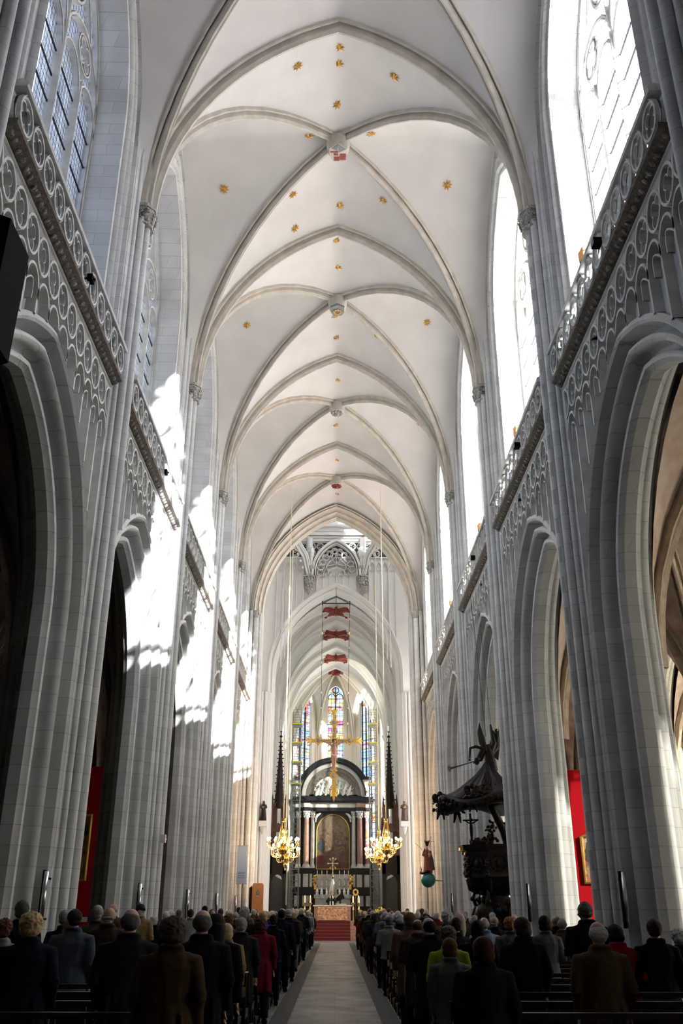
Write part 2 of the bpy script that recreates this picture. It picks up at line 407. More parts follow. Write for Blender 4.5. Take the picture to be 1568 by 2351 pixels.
    shift(mb); out['open_tracery'] = mb.mesh('open_tracery')
    mb = MB(sx)
    mb.prism([(4.94,13.83),(4.92,13.88),(4.95,13.96),(5.05,14.0),(5.16,13.96),(5.2,13.88),(5.18,13.83)], .3, 8.7, 'y')
    shift(mb); out['rail'] = mb.mesh('top_rail')
    # window tracery, glass, bars
    mb = MB(sx); Lw = 6.45
    for j in range(1, 4):
        s_ = MID - GH + 2*GH*j/4
        top = 20.4 if j != 2 else 21.6
        mb.prism([(Lw-.16,s_-.02),(Lw-.04,s_-.075),(Lw+.14,s_-.075),(Lw+.2,s_-.02),(Lw+.2,s_+.02),(Lw+.14,s_+.075),(Lw-.04,s_+.075),(Lw-.16,s_+.02)], 14.3, top)
    def bar(p, wd=.11, closed=False): strip(mb, p, wd, Lw+.12, Lw-.12, closed, .3); strip(mb, p, wd, Lw-.1, Lw+.14, closed, .3)
    for j in range(4):
        s_ = MID - GH + GH/2*(j+.5)
        bar([(s_-.69*math.cos(a), 19.9+.85*math.sin(a)) for a in [PI*i/10 for i in range(11)]], .09)
    bar([(MID+q[0]*.985, q[1]) for q in arch_pts(GH, 1.93, 20.5, 14, 14.3)], .16)
    for c_ in (MID-1.4, MID+1.4):
        bar([(c_-1.4*math.cos(a), 20.5+1.5*math.sin(a)) for a in [PI*i/12 for i in range(13)]], .11)
        bar(quatre(c_, 21.3, .42, .42, 24, 4, .3), .06, True); bar(oval(c_, 21.3, .5, .5, 14, 0), .08, True)
    bar(oval(MID, 22.75, .85, .85, 18, 0), .11, True); bar(quatre(MID, 22.75, .75, .75, 30, 6, .3), .07, True)
    for sg in (-1, 1): bar([(MID+sg*2.55,21.4),(MID+sg*1.7,22.0),(MID+sg*.95,23.4)], .09); bar([(MID+sg*.25,23.5),(MID+sg*.1,24.1),(MID,24.5)], .09)
    out['win_tracery'] = mb.mesh('window_tracery')
    mb = MB(sx)
    xs = [-GH + 2*GH*i/24 for i in range(25)]
    mb.grid([[(Lw+.04, MID+x, 14.3) for x in xs], [(Lw+.04, MID+x, arch_z(x, GH, 1.93, 20.5)) for x in xs]])
    out['pane'] = mb.mesh('leaded_pane')
    mb = MB(sx)
    z = 15.0
    while z < 20.2:
        mb.box(Lw-.03, Lw+.0, MID-GH, MID+GH, z-.025, z+.025); z += .78
    out['bars'] = mb.mesh('saddle_bars')
    out['pane_first'] = out['pane'].copy(); out['pane_first'].materials.append(M['glass_first'])
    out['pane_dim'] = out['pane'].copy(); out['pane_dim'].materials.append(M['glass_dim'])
    for k, m in (('arcade','stone'),('clerestory','stone'),('tracery','trac'),('cornice','dark_stone'),('leaves','leafstone'),('open_tracery','trac'),('rail','trac'),
                 ('win_tracery','trac'),('pane','glass_clear'),('bars','iron')):
        if k != 'arcade': out[k].materials.append(M[m])
        if k == 'arcade': out['arcade_aisle'].polygons.foreach_set('use_smooth', [True]*len(out['arcade_aisle'].polygons)); out['arcade_aisle'].set_sharp_from_angle(angle=R(38))
        if k in ('arcade','clerestory'):
            out[k].polygons.foreach_set('use_smooth', [True]*len(out[k].polygons)); out[k].set_sharp_from_angle(angle=R(38))
    return out
NW = [0]
def add_bay(meshes, sx, y, visible):
    side = SIDE[sx]
    wl = structure(link('wall_'+side, meshes['arcade'], None, (0,y,0)))
    link('blind_tracery', meshes['tracery'], wl)
    structure(link('wall_'+side, meshes['clerestory'], None, (0,y,0)))
    NW[0] += 1
    wn = structure(link('window_%d' % NW[0], meshes['win_tracery'], None, (0,y,0)))
    link('leaded_pane', meshes['pane'] if y > 18 else meshes['pane_first' if y > 9 else 'pane_dim'], wn); link('saddle_bars', meshes['bars'], wn)
    if visible:
        n = round((y-PIERS[0])/BAY) - 1
        b = empty('gallery_balustrade', (sx*5.1, y+4.5, 13.0), 0, 'pale stone gallery balustrade of pierced ovals, %s wall, %s bay from camera' % (side, ORD[n-1]), 'balustrade', 'gallery balustrades along the nave')
        for nm, k in (('top_rail','rail'),('open_tracery','open_tracery'),('cornice','cornice')):
            o = link(nm, meshes[k], b, (-sx*5.1, -4.5, -13.0))
            if nm == 'cornice': o['label'] = 'dark brown weathered cornice'; link('carved_leaves', meshes['leaves'], o)
    portal(sx*7.5, y+MID, 19.5, 5.8, 10.5, (-sx,0,0))
BM = {1: bay_meshes(1), -1: bay_meshes(-1)}
for sx in (1, -1):
    for k, y in enumerate(PIERS): add_bay(BM[sx], sx, y, k >= 2)

# ------------------------------------------------------------------ piers: core, shafts, capital, base
def pier_meshes(sx, top=18.7):
    out = {}
    mb = MB(sx)
    mb.prism([(5.52,-.60),(5.40,-.46),(5.33,-.30),(5.33,.30),(5.40,.46),(5.52,.60),(5.62,.66),(5.95,.68),(6.3,.68),(6.66,.66),(6.82,.52),(6.82,-.52),(6.66,-.66),(6.3,-.68),(5.95,-.68),(5.62,-.66)], 0, 13.4)
    mb.prism([(5.46,-.62),(5.38,-.46),(5.33,-.30),(5.33,.30),(5.38,.46),(5.46,.62),(5.9,.64),(7.5,.64),(7.5,-.64),(5.9,-.64)], 13.3, 27.3)
    out['core'] = (mb.mesh('pier_core'), 'stone')
    for nm, (L, s_, r) in {'a':(5.16,0,.118),'b':(5.26,.215,.112),'c':(5.26,-.215,.112)}.items():
        mb = MB(sx); mb.tube([(L,s_,.6),(L,s_,top)], r, 14); mb.lathe([(r*1.7,0),(r*1.7,.42),(r*1.35,.46),(r*1.4,.52),(r*1.05,.6)], (L,s_,0), 12)
        out['shaft_'+nm] = (mb.mesh('shaft'), 'stone')
    mb = MB(sx)
    for s_ in (-1,1):
        mb.tube([(5.37,s_*.40,0),(5.37,s_*.40,21)], .075, 10); mb.tube([(5.46,s_*.55,0),(5.46,s_*.55,20.5)], .05, 8)
    out['rolls'] = (mb.mesh('slender_rolls'), 'stone')
    mb = MB(sx); rnd = random.Random(5)
    o8 = lambda r, s: [(5.21+r*math.cos(a)*.95, s*r*math.sin(a)) for a in [PI/8+PI/4*i for i in range(8)]]
    mb.prism(o8(.33,1.25), 19.02, 19.12); mb.prism(o8(.29,1.25), 18.95, 19.03); mb.prism(o8(.26,1.28), 18.50, 18.55)
    mb.lathe([(.22,18.54),(.22,18.62),(.25,18.8),(.29,18.95)], (5.21,0,0), 12, mod=lambda a,z: 1+.15*abs(math.sin(a)))
    for row, z, n, rr in ((0,18.64,9,.25),(1,18.76,8,.28),(2,18.87,9,.30)):
        for i in range(n):
            a = 2*PI*(i+.5*row)/n
            q = Euler((rnd.uniform(-.5,.5), rnd.uniform(-.5,.5), a)).to_matrix()
            mb.ball((5.21+rr*math.cos(a)*.95, 1.2*rr*math.sin(a), z), (.038,.06,.055), 6, 4, q)
            mb.ball((5.21+(rr+.03)*math.cos(a)*.95, 1.2*(rr+.03)*math.sin(a), z+.04), (.025,.035,.022), 5, 4, q)
    out['capital'] = (mb.mesh('capital'), 'capital')
    for k, (me, m) in out.items():
        me.materials.append(M[m])
        if k != 'capital': me.polygons.foreach_set('use_smooth', [True]*len(me.polygons)); me.set_sharp_from_angle(angle=R(40))
    return out
PM = {1: pier_meshes(1), -1: pier_meshes(-1)}
def add_pier(sx, y, n, label=None):
    side = SIDE[sx]
    p = empty('stone_pier', (0, y, 0), 0, label or 'tall clustered stone pier with carved capital, %s side of nave, %s from camera' % (side, ORD[n]), 'pillar', 'nave piers')
    p['kind'] = 'structure'
    for k, (me, m) in PM[sx].items():
        nm = {'core':'pier_core','rolls':'slender_rolls','capital':'capital'}.get(k, 'shaft')
        link(nm, me, p)
    return p
for sx in (1, -1):
    for k, y in enumerate(PIERS):
        add_pier(sx, y, k-2) if k >= 2 else structure(link('trim_%d' % (90+k+(10 if sx > 0 else 0)), PM[sx]['core'][0], None, (0,y,0)))

# ------------------------------------------------------------------ rib vaults
def circ(h, v):            # arc from a vertical-ish start: run h, rise v; returns f(t) -> (run, rise), t in 0..1
    Rr = (h*h + v*v)/(2*h); a1 = math.acos(max(-1, min(1, (Rr-h)/Rr)))
    if v > Rr: pass
    a1 = math.atan2(v, Rr-h) if Rr > h else PI - math.atan2(v, h-Rr)
    return lambda t: (Rr - Rr*math.cos(a1*t), Rr*math.sin(a1*t))
RIB = [(-.19,-.14),(-.19,.03),(-.165,.06),(-.135,.05),(-.115,-.02),(-.085,-.03),(-.07,.08),(-.075,.15),(-.045,.20),(-.025,.25),(.025,.25),(.045,.20),(.075,.15),(.07,.08),(.085,-.03),(.115,-.02),(.135,.05),(.165,.06),(.19,.03),(.19,-.14)]
def rib(mb, pts, sc_=1.0, prof=RIB):
    """moulded rib under a curve: profile (side, down)"""
    pts = [Vector(p) for p in pts]; rows = []
    for i, p in enumerate(pts):
        a = pts[max(0,i-1)]; b = pts[min(len(pts)-1,i+1)]; t = (b-a).normalized()
        h = Vector((pts[-1].x-pts[0].x, pts[-1].y-pts[0].y, 0)).normalized(); side = Vector((-h.y, h.x, 0))
        dn = side.cross(t).normalized()
        if dn.z > 0 or (abs(dn.z) < .05 and False): dn = -dn
        rows.append([p + side*s_*sc_ + dn*d*sc_ for s_, d in prof])
    mb.grid(rows)
def vault(y0, y1, hx, z0, z1, hw, zw0, zw1, inset, mweb, mrib, x0=0.0, name='ceiling', n=12, ribs=True, sgn=(1,-1), trans=True, kx=0, zr=None):
    """quadripartite vault over [y0,y1] x [x0-hx, x0+hx]; hw: x of the wall rib; zw0/zw1 wall rib springing and apex"""
    ym = (y0+y1)/2; B = (y1-y0)/2; rise = z1-z0
    mb = MB(); mr = MB()
    fT = circ(hx, rise); fD = circ(math.hypot(hx, B), rise); dl = math.hypot(hx, B)
    Fh = B - inset; fF = circ(Fh, zw1-zw0)
    def inv(f, z):           # parameter for a given rise
        lo, hi = 0.0, 1.0
        for _ in range(30):
            m_ = (lo+hi)/2
            if f(m_)[1] < z: lo = m_
            else: hi = m_
        return lo
    qs = [math.sin(PI/2*i/n)**1.0 for i in range(n+1)]
    for sx in sgn:
        for sy in (1, -1):
            T=[];D=[];F=[]
            for q in qs:
                z = rise*q
                a = fT(inv(fT, z) if q < 1 else 1); T.append((x0+sx*(hx-a[0]), ym-sy*B, z0+z))
                a = fD(inv(fD, z) if q < 1 else 1); D.append((x0+sx*(hx-a[0]*hx/dl), ym-sy*(B-a[0]*B/dl), z0+z))
                zz = z0 + (zw1-z0)*q
                a = (0,0) if zz <= zw0 else fF(inv(fF, zz-zw0) if q < 1 else 1)
                F.append((x0+sx*hw, ym-sy*(B-inset-a[0]), zz))
            for A, E in ((T, D), (D, F)):
                rows = []
                for i in range(n+1):
                    a, b = Vector(A[i]), Vector(E[i]); row = []
                    for j in range(7):
                        u = j/6; p = a.lerp(b, u); p.z += 4*u*(1-u)*.05*(b-a).length*qs[i]; row.append(p)
                    rows.append(row)
                mb.grid(rows, flip=(sx*sy > 0) ^ (A is D))
            if ribs: rib(mr, D)
    o = mb.build(name, mweb); bm = bmesh.new(); bm.from_mesh(o.data); bmesh.ops.remove_doubles(bm, verts=bm.verts, dist=.004); bm.to_mesh(o.data); bm.free()
    o.data.polygons.foreach_set('use_smooth', [True]*len(o.data.polygons)); o.data.set_sharp_from_angle(angle=R(44)); structure(o)
    if ribs:
        r = structure(mr.build('trim_%d' % (round(y0)+100), mrib, None, 30))
    return o
def transverse(y, hx, z0, z1, m, x0=0.0, sc_=1.25, name=None, n=16, prof=RIB, leg=0):
    mb = MB(); f = circ(hx, z1-z0); pts = []
    for sx in (1,-1):
        pts = [(x0+sx*(hx-f(i/n)[0]), y, z0+f(i/n)[1]) for i in range(n+1)]
        rib(mb, pts, sc_, prof)
        if leg: mb.tube([(pts[0][0]+sx*.14, y, z0-leg), (pts[0][0]+sx*.14, y, z0+.1)], .15, 10)
    return structure(mb.build(name or 'trim_%d' % round(y), m, None, 30))
VZ0, VZ1 = 19.0, 26.45
webs = []
for y in PIERS[1:]:
    webs.append(vault(y, y+BAY, 5.24, VZ0, VZ1, 5.5, 20.5, 26.2, .6, M['plaster'], M['rib']))
    transverse(y, 5.24, VZ0, VZ1, M['rib'])
mb = MB(); mb.box(-9, 9, -8, 55.9, 27.6, 27.9); structure(mb.build('ceiling', M['plaster']))

# ------------------------------------------------------------------ floor, west wall
def floor_mat():
    m, N, Lk, b = new_mat('worn_stone_flags')
    g = N.new('ShaderNodeNewGeometry')
    br = N.new('ShaderNodeTexBrick'); br.inputs['Scale'].default_value = 1; br.inputs['Brick Width'].default_value = .8; br.inputs['Row Height'].default_value = .5
    br.inputs['Color1'].default_value = (.060,.062,.062,1); br.inputs['Color2'].default_value = (.088,.088,.084,1); br.inputs['Mortar'].default_value = (.04,.04,.04,1)
    br.inputs['Mortar Size'].default_value = .008; Lk.new(g.outputs['Position'], br.inputs['Vector'])
    n = N.new('ShaderNodeTexNoise'); n.inputs['Scale'].default_value = 1.2; n.inputs['Detail'].default_value = 5; Lk.new(g.outputs['Position'], n.inputs['Vector'])
    mr = N.new('ShaderNodeMapRange'); mr.inputs[1].default_value = .3; mr.inputs[2].default_value = .7; mr.inputs[3].default_value = .50; mr.inputs[4].default_value = .75; b.inputs['Specular IOR Level'].default_value = .22
    Lk.new(n.outputs['Fac'], mr.inputs[0]); Lk.new(mr.outputs[0], b.inputs['Roughness']); Lk.new(br.outputs['Color'], b.inputs['Base Color'])
    return m
M['floor'] = floor_mat()
mb = MB(); mb.box(-20, 20, -9, 105, -.3, 0); structure(mb.build('floor', M['floor']))
mb = MB(); mb.box(-20, 20, -8.6, -7.8, 0, 28); structure(mb.build('wall_back', mat('dark_organ_loft_wood', (.05,.035,.025), .6)))  # unseen rear wall, coloured dark to cut light bounced onto the near vault
# darker border of slate along both edges of the aisle
M['slate'] = mat('dark_slate_border', (.045,.048,.052), .8, var=.3, scale=6, spec=.1)
for sx in (1,-1):
    mb = MB(); mb.box(min(sx*.82,sx*1.14), max(sx*.82,sx*1.14), 2, 58, 0, .006); structure(mb.build('trim_%d' % (3 if sx > 0 else 4), M['slate']))

# ------------------------------------------------------------------ aisles
AX = 6.6
for sx in (1,-1):
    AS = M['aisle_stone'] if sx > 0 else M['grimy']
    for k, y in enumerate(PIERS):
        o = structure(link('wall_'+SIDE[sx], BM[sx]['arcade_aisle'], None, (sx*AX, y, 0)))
        if k >= 2:
            p = empty('aisle_pier', (sx*AX, y, 0), 0, 'stone pier between the two %s aisles, %s from camera' % (SIDE[sx], ORD[k-2]), 'pillar', 'aisle piers'); p['kind'] = 'structure'
            for kk in ('core','shaft_a','shaft_b','shaft_c'):
                me = PM[sx][kk][0]
                if kk == 'core':
                    mb = MB(sx); mb.prism([(5.34,-.60),(5.28,-.52),(5.28,.52),(5.34,.60),(5.46,.66),(6.84,.66),(7.02,.52),(7.02,-.52),(6.84,-.66),(5.46,-.66)], 0, 13)
                    me = mb.mesh('pier_core'); me.materials.append(AS)
                else:
                    L, s_, r = {'shaft_a':(5.02,0,.16),'shaft_b':(5.20,.32,.13),'shaft_c':(5.20,-.32,.13)}[kk]
                    mb = MB(sx); mb.tube([(L,s_,0),(L,s_,7.0)], r, 12, caps=False); me = mb.mesh('shaft'); me.materials.append(AS)
                    me.polygons.foreach_set('use_smooth', [True]*len(me.polygons))
                link('pier_core' if kk == 'core' else 'shaft', me, p)
        for xc in (9.23, 15.9):
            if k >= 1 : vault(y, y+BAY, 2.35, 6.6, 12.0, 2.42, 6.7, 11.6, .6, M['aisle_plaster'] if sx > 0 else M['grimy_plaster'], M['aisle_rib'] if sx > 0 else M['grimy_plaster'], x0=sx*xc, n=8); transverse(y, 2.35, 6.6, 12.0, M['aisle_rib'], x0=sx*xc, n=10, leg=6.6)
    # outer aisle wall with windows
    for k, y in enumerate(PIERS):
        mb = MB(sx); L = 18.4
        mb.grid([[(L, MID-4.5+9*i/30, 0) for i in range(31)], [(L, MID-4.5+9*i/30, 3.6) for i in range(31)]])
        for a, b in ((-.01,2.0),(7.0,9.01)): mb.quad((L,a,3.6),(L,b,3.6),(L,b,13.45),(L,a,13.45))
        rows = [[(L, MID-2.5+5*i/20, arch_z(-2.5+5*i/20, 2.5, 1.0, 8.0)) for i in range(21)], [(L, MID-2.5+5*i/20, 13.45) for i in range(21)]]
        mb.grid(rows)
        sweep_arch(mb, [(0,L),(.25,L+.3),(.25,L+.8)], 2.5, 1.0, 8.0, 3.6, MID, 10)
        mb.quad((L,2,3.6),(L,7,3.6),(L+.8,7,3.8),(L+.8,2,3.8))
        mb.box(L+.8, L+1.6, -.01, 2.25, 0, 13); mb.box(L+.8, L+1.6, 6.75, 9.01, 0, 13)
        wl = structure(mb.build('wall_'+SIDE[sx], AS, None, None, (0,y,0)))
        mb = MB(sx); xs = [-2.25+4.5*i/20 for i in range(21)]
        mb.grid([[(L+.45, MID+x, 3.7) for x in xs], [(L+.45, MID+x, arch_z(x, 2.25, 1.0, 8.0)) for x in xs]])
        NW[0] += 1
        wo = MB(sx)
        for x in (-1.12, 0, 1.12): wo.box(L+.3, L+.5, MID+x-.07, MID+x+.07, 3.7, 9.8)
        wf = structure(wo.build('window_%d' % NW[0], M['aisle_stone'], None, None, (0,y,0)))
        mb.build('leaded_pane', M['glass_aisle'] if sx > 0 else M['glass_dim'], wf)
        if sx > 0: portal(sx*(L+.7), y+MID, 7.3, 4.5, 7.4, (-sx,0,0))
    mb = MB(sx); mb.box(6.9, 20, -8, 56, 13.45, 13.7); structure(mb.build('ceiling', M['aisle_plaster']))

# the church tower standing outside, west of the nave, keeps the sun off the first windows
mb = MB(); mb.box(9.5, 22, -30, -2, 0, 60); structure(mb.build('wall_tower', M['aisle_stone']))

# ================================================================== crossing
def swap(yc): return Matrix(((0,1,0,0),(1,0,0,yc),(0,0,1,0),(0,0,0,1)))   # wall built in the y-z plane turned into a cross wall
def sweep_cross(mb, prof, half, c, zs, legs, n=16):
    rows = []; Rr = half + c
    for (o, y) in prof:
        h = half-o; rr = Rr-o; a1 = math.acos(c/rr); row = [(-h, y, legs)]
        for i in range(n+1): a = a1*i/n; row.append((c-rr*math.cos(a), y, zs+rr*math.sin(a)))
        for i in range(n-1, -1, -1): a = a1*i/n; row.append((-c+rr*math.cos(a), y, zs+rr*math.sin(a)))
        row.append((h, y, legs)); rows.append(row)
    mb.grid(rows)
def cross_wall(mb, half, c, zs, y, top, w_, n=40):
    xs = [-w_ + 2*w_*i/n for i in range(n+1)]
    xs = sorted(set(xs + [-half, half]))
    mb.grid([[(x, y, arch_z(x, half, c, zs)) for x in xs if abs(x) <= half], [(x, y, top) for x in xs if abs(x) <= half]])
    for s_ in (-1, 1): mb.quad((s_*half,y,0),(s_*w_,y,0),(s_*w_,y,top),(s_*half,y,top))
WY = 54.75
mb = MB()
sweep_cross(mb, [(0,WY-.15),(.0,WY+.1),(.07,WY+.04),(.14,WY+.14),(.16,WY+.34),(.24,WY+.42),(.30,WY+.38),(.36,WY+.5),(.38,WY+.66),(.46,WY+.74),(.52,WY+.70),(.56,WY+.8),(.56,WY+1.3),(.4,WY+1.5),(.2,WY+1.55),(0,WY+1.8)], 5.24, 2.61, 19.0, 0)
structure(mb.build('trim_55', M['rib'], None, 35))
mb = MB()
cross_wall(mb, 5.24, 2.61, 19.0, WY+1.8, 37, 7.6)
cross_wall(mb, 5.24, 2.61, 19.0, WY+.1, 28, 7.6)
structure(mb.build('wall_crossing_west', M['white']))
EY = 65.2
EH, EC, EZ = 4.95, 2.3, 17.6
mb = MB()
sweep_cross(mb, [(-.05,EY),(-.05,EY-.12),(.05,EY-.14),(.12,EY-.02),(.14,EY+.2),(.22,EY+.28),(.28,EY+.22),(.34,EY+.34),(.36,EY+.5),(.42,EY+.56),(.48,EY+.7),(.48,EY+1.3),(.2,EY+1.6),(0,EY+1.8)], EH, EC, EZ, 0)
structure(mb.build('trim_65', M['white'], None, 35))
mb = MB(); cross_wall(mb, EH, EC, EZ, EY, 37, 7.6); cross_wall(mb, EH, EC, EZ, EY+1.8, 28, 7.6)
we = structure(mb.build('wall_crossing_east', M['white']))
# panel mullions on the east wall
mb = MB(); mb.M = swap(EY-5.46)
for j in range(-9, 10):
    x = j*.5
    hz = arch_z(x, EH, EC, EZ) + .05 if abs(x) < EH else 0
    if abs(x) < 1.9: strip(mb, [(x, hz), (x, 25.35)], .07, 5.47, 5.34)
    elif abs(x) > 2.4: strip(mb, [(x, hz), (x, 26.3)], .09, 5.47, 5.28)
for sg in (-1, 1):
    for j in range(5):
        x = sg*(2.75 + j*.5)
        strip(mb, [(x-.25,25.6),(x-.2,25.9),(x,26.25),(x+.2,25.9),(x+.25,25.6)], .06, 5.47, 5.26)
        strip(mb, [(x-.22,25.5),(x-.1,25.62),(x,25.45),(x+.1,25.62),(x+.22,25.5)], .04, 5.47, 5.38)
    strip(mb, [(sg*4.05,18.0),(sg*4.05,24)], .10, 5.47, 5.30); strip(mb, [(sg*3.8,18.6),(sg*3.8,24)], .06, 5.47, 5.34)
structure(mb.build('trim_66', M['white'], None))
# traceried niche between the corbels
t = empty('traceried_niche', (0, EY, 25), 0, 'white flamboyant tracery niche above the far crossing arch', 'tracery'); t['kind'] = 'structure'
mb = MB(); mb.M = swap(EY-5.46)
def ogee(cx, half, zs, za, n=12): return [(cx - half*math.cos(PI*i/n/1.0) if True else 0, zs + (za-zs)*math.sin(PI*i/n)**.75) for i in range(n+1)]
pa = [(p[0], p[1]) for p in arch_pts(1.80, .9, 25.3, 12, 25.0)]
strip(mb, pa, .26, 5.47, 4.75); strip(mb, [(p[0], p[1]) for p in arch_pts(1.60, .9, 25.3, 12, 25.0)], .12, 5.47, 4.95)
o = mb.build('niche_arch', M['white'], t, 40, (0,-EY,-25))
mb = MB(); mb.M = swap(EY-5.46)
A9 = arch_pts(1.42, .8, 25.3, 16)
for i in range(0, len(A9)-1, 3):
    s_, z = A9[i][0], A9[i][1]; z2 = z
    q = quatre(s_*.86, 25.3+(z-25.3)*.88, .20, .20, 18, 3, .35, i*.7)
    strip(mb, q, .05, 5.47, 5.2, True); strip(mb, oval(s_*.86, 25.3+(z-25.3)*.88, .25, .25, 12, 0), .06, 5.47, 5.12, True)
for sg in (-1, 1):
    strip(mb, [(0,27.0),(sg*.12,26.55),(sg*.45,26.25),(sg*.75,25.9),(sg*.72,25.55),(sg*.40,25.48)], .06, 5.47, 5.15)
    strip(mb, [(0,26.1),(sg*.2,26.2),(sg*.45,26.6),(sg*.42,27.0),(sg*.1,27.2)], .05, 5.47, 5.18)
    strip(mb, [(0,25.75),(sg*.3,25.65),(sg*.6,25.45),(sg*.65,25.2)], .07, 5.47, 5.12)
    strip(mb, [(sg*.98,25.0),(sg*.9,25.5),(sg*.7,25.9),(sg*.35,25.9),(0,26.05)], .05, 5.47, 5.16)
    for x in (.32, .72, 1.1):
        strip(mb, [(sg*x-.2,25.0),(sg*x-.17,25.16),(sg*x,25.26),(sg*x+.17,25.16),(sg*x+.2,25.0)], .045, 5.47, 5.2)
strip(mb, [(0,25.7),(0,27.3)], .06, 5.47, 5.14)
mb.build('flamboyant_tracery', M['white'], t, None, (0,-EY,-25))
for sg in (-1, 1):
    c = empty('carved_corbel', (sg*2.04, EY-.3, 23.5), 0, 'tapering grey carved corbel %s of the niche over the far arch' % SIDE[sg], 'corbel', 'crossing corbels'); c['kind'] = 'structure'
    mb = MB(); mb.lathe([(.02,0),(.08,.06),(.10,.25),(.18,.45),(.22,.75),(.32,1.05),(.36,1.35)], (0,0,0), 12)
    rnd = random.Random(8)
    for z, rr, n in ((.2,.12,5),(.42,.19,6),(.65,.24,8),(.88,.30,9),(1.12,.36,10),(1.3,.38,10)):
        for i in range(n):
            a = 2*PI*i/n + z*3; mb.ball((rr*math.cos(a), rr*math.sin(a), z), (.07,.07,.09), 6, 4)
    mb.build('carved_cone', M['capital'], c, 50)
    mb = MB(); mb.prism([(.44*math.cos(PI/8+PI/4*i), .44*math.sin(PI/8+PI/4*i)) for i in range(8)], 1.4, 1.5); mb.build('moulded_slab', M['capital'], c)
    mb = MB(); mb.tube([(0,0,1.5),(0,0,4.6)], .24, 10); mb.build('round_shaft', M['white'], c, 40)
    mb = MB(); mb.lathe([(.10,1.72),(.16,1.9),(.28,2.15),(.30,2.2)], (-sg*.12,-.22,0), 10)
    for i in range(8):
        a = 2*PI*i/8; mb.ball((-sg*.12+.22*math.cos(a), -.22+.22*math.sin(a), 2.02), (.06,.06,.1), 6, 4)
    mb.lathe([(.24,2.2),(.24,2.26)], (-sg*.12,-.22,0), 8)
    mb.build('small_capital', M['capital'], c, 50)
    mb = MB(); mb.tube([(-sg*.12,-.22,2.26),(-sg*.12,-.22,2.95)], .17, 10); mb.lathe([(.2,2.95),(.24,3.02),(.24,3.3),(.26,3.34),(.24,3.4),(.24,3.62),(.28,3.66),(.2,3.75)], (-sg*.12,-.22,0), 8)
    mb.build('colonnette', M['white'], c, 40)
    # squinch arch springing towards the corner
    mb = MB(); pts = [(0,0,1.5),(sg*.35,-.5,2.9),(sg*1.1,-1.5,3.9),(sg*2.2,-2.8,4.6),(sg*3.4,-4.2,5.0)]
    rib(mb, pts, 1.1); rib(mb, [Vector(p)+Vector((-sg*.12,-.16,.1)) for p in pts], .6)
    for i in range(5):
        p = Vector(pts[0]).lerp(Vector(pts[2]), .25+i*.18); mb.ball(p+Vector((sg*.22,.0,-.02)), (.09,.09,.12), 6, 4)
    mb.build('squinch_arch', M['white'], c, 40)
# gallery balustrade and cornice of the lantern
g = empty('lantern_gallery', (0, EY-.1, 26.5), 0, 'white lantern gallery parapet with dark pierced quatrefoils high above the crossing', 'balustrade'); g['kind'] = 'structure'
mb = MB(); mb.M = swap(EY-5.46)
for j in range(-5, 6):
    x = j*.62 + .0
    if abs(x) < .7: continue
    for z in (27.52, 26.92):
        strip(mb, oval(x, z, .27, .27, 16, 0), .07, 5.46, 5.30, True); strip(mb, quatre(x, z, .22, .22, 18, 3, .4), .05, 5.46, 5.34, True)
for z in (26.6, 27.86): strip(mb, [(-4.4, z), (4.4, z)], .1, 5.46, 5.28)
mb.build('pierced_parapet', M['white'], g, None, (0,-EY+.1,-26.5))
mb = MB(); mb.box(-4.3, 4.3, EY-.06, EY-.02, 26.6, 27.9); mb.build('dark_opening', mat('dark_void', (.03,.04,.045), .9), g, None, (0,-EY+.1,-26.5))  # flat dark sheet imitating the shade behind the pierced parapet
mb = MB()
for z0, z1, d in ((27.9,28.1,.30),(28.1,28.25,.42),(28.3,28.5,.62),(28.6,28.95,.5),(28.95,29.1,.8)): mb.box(-4.6, 4.6, EY-d, EY+.1, z0, z1)
mb.build('cornice', M['white'], g, None, (0,-EY+.1,-26.5))
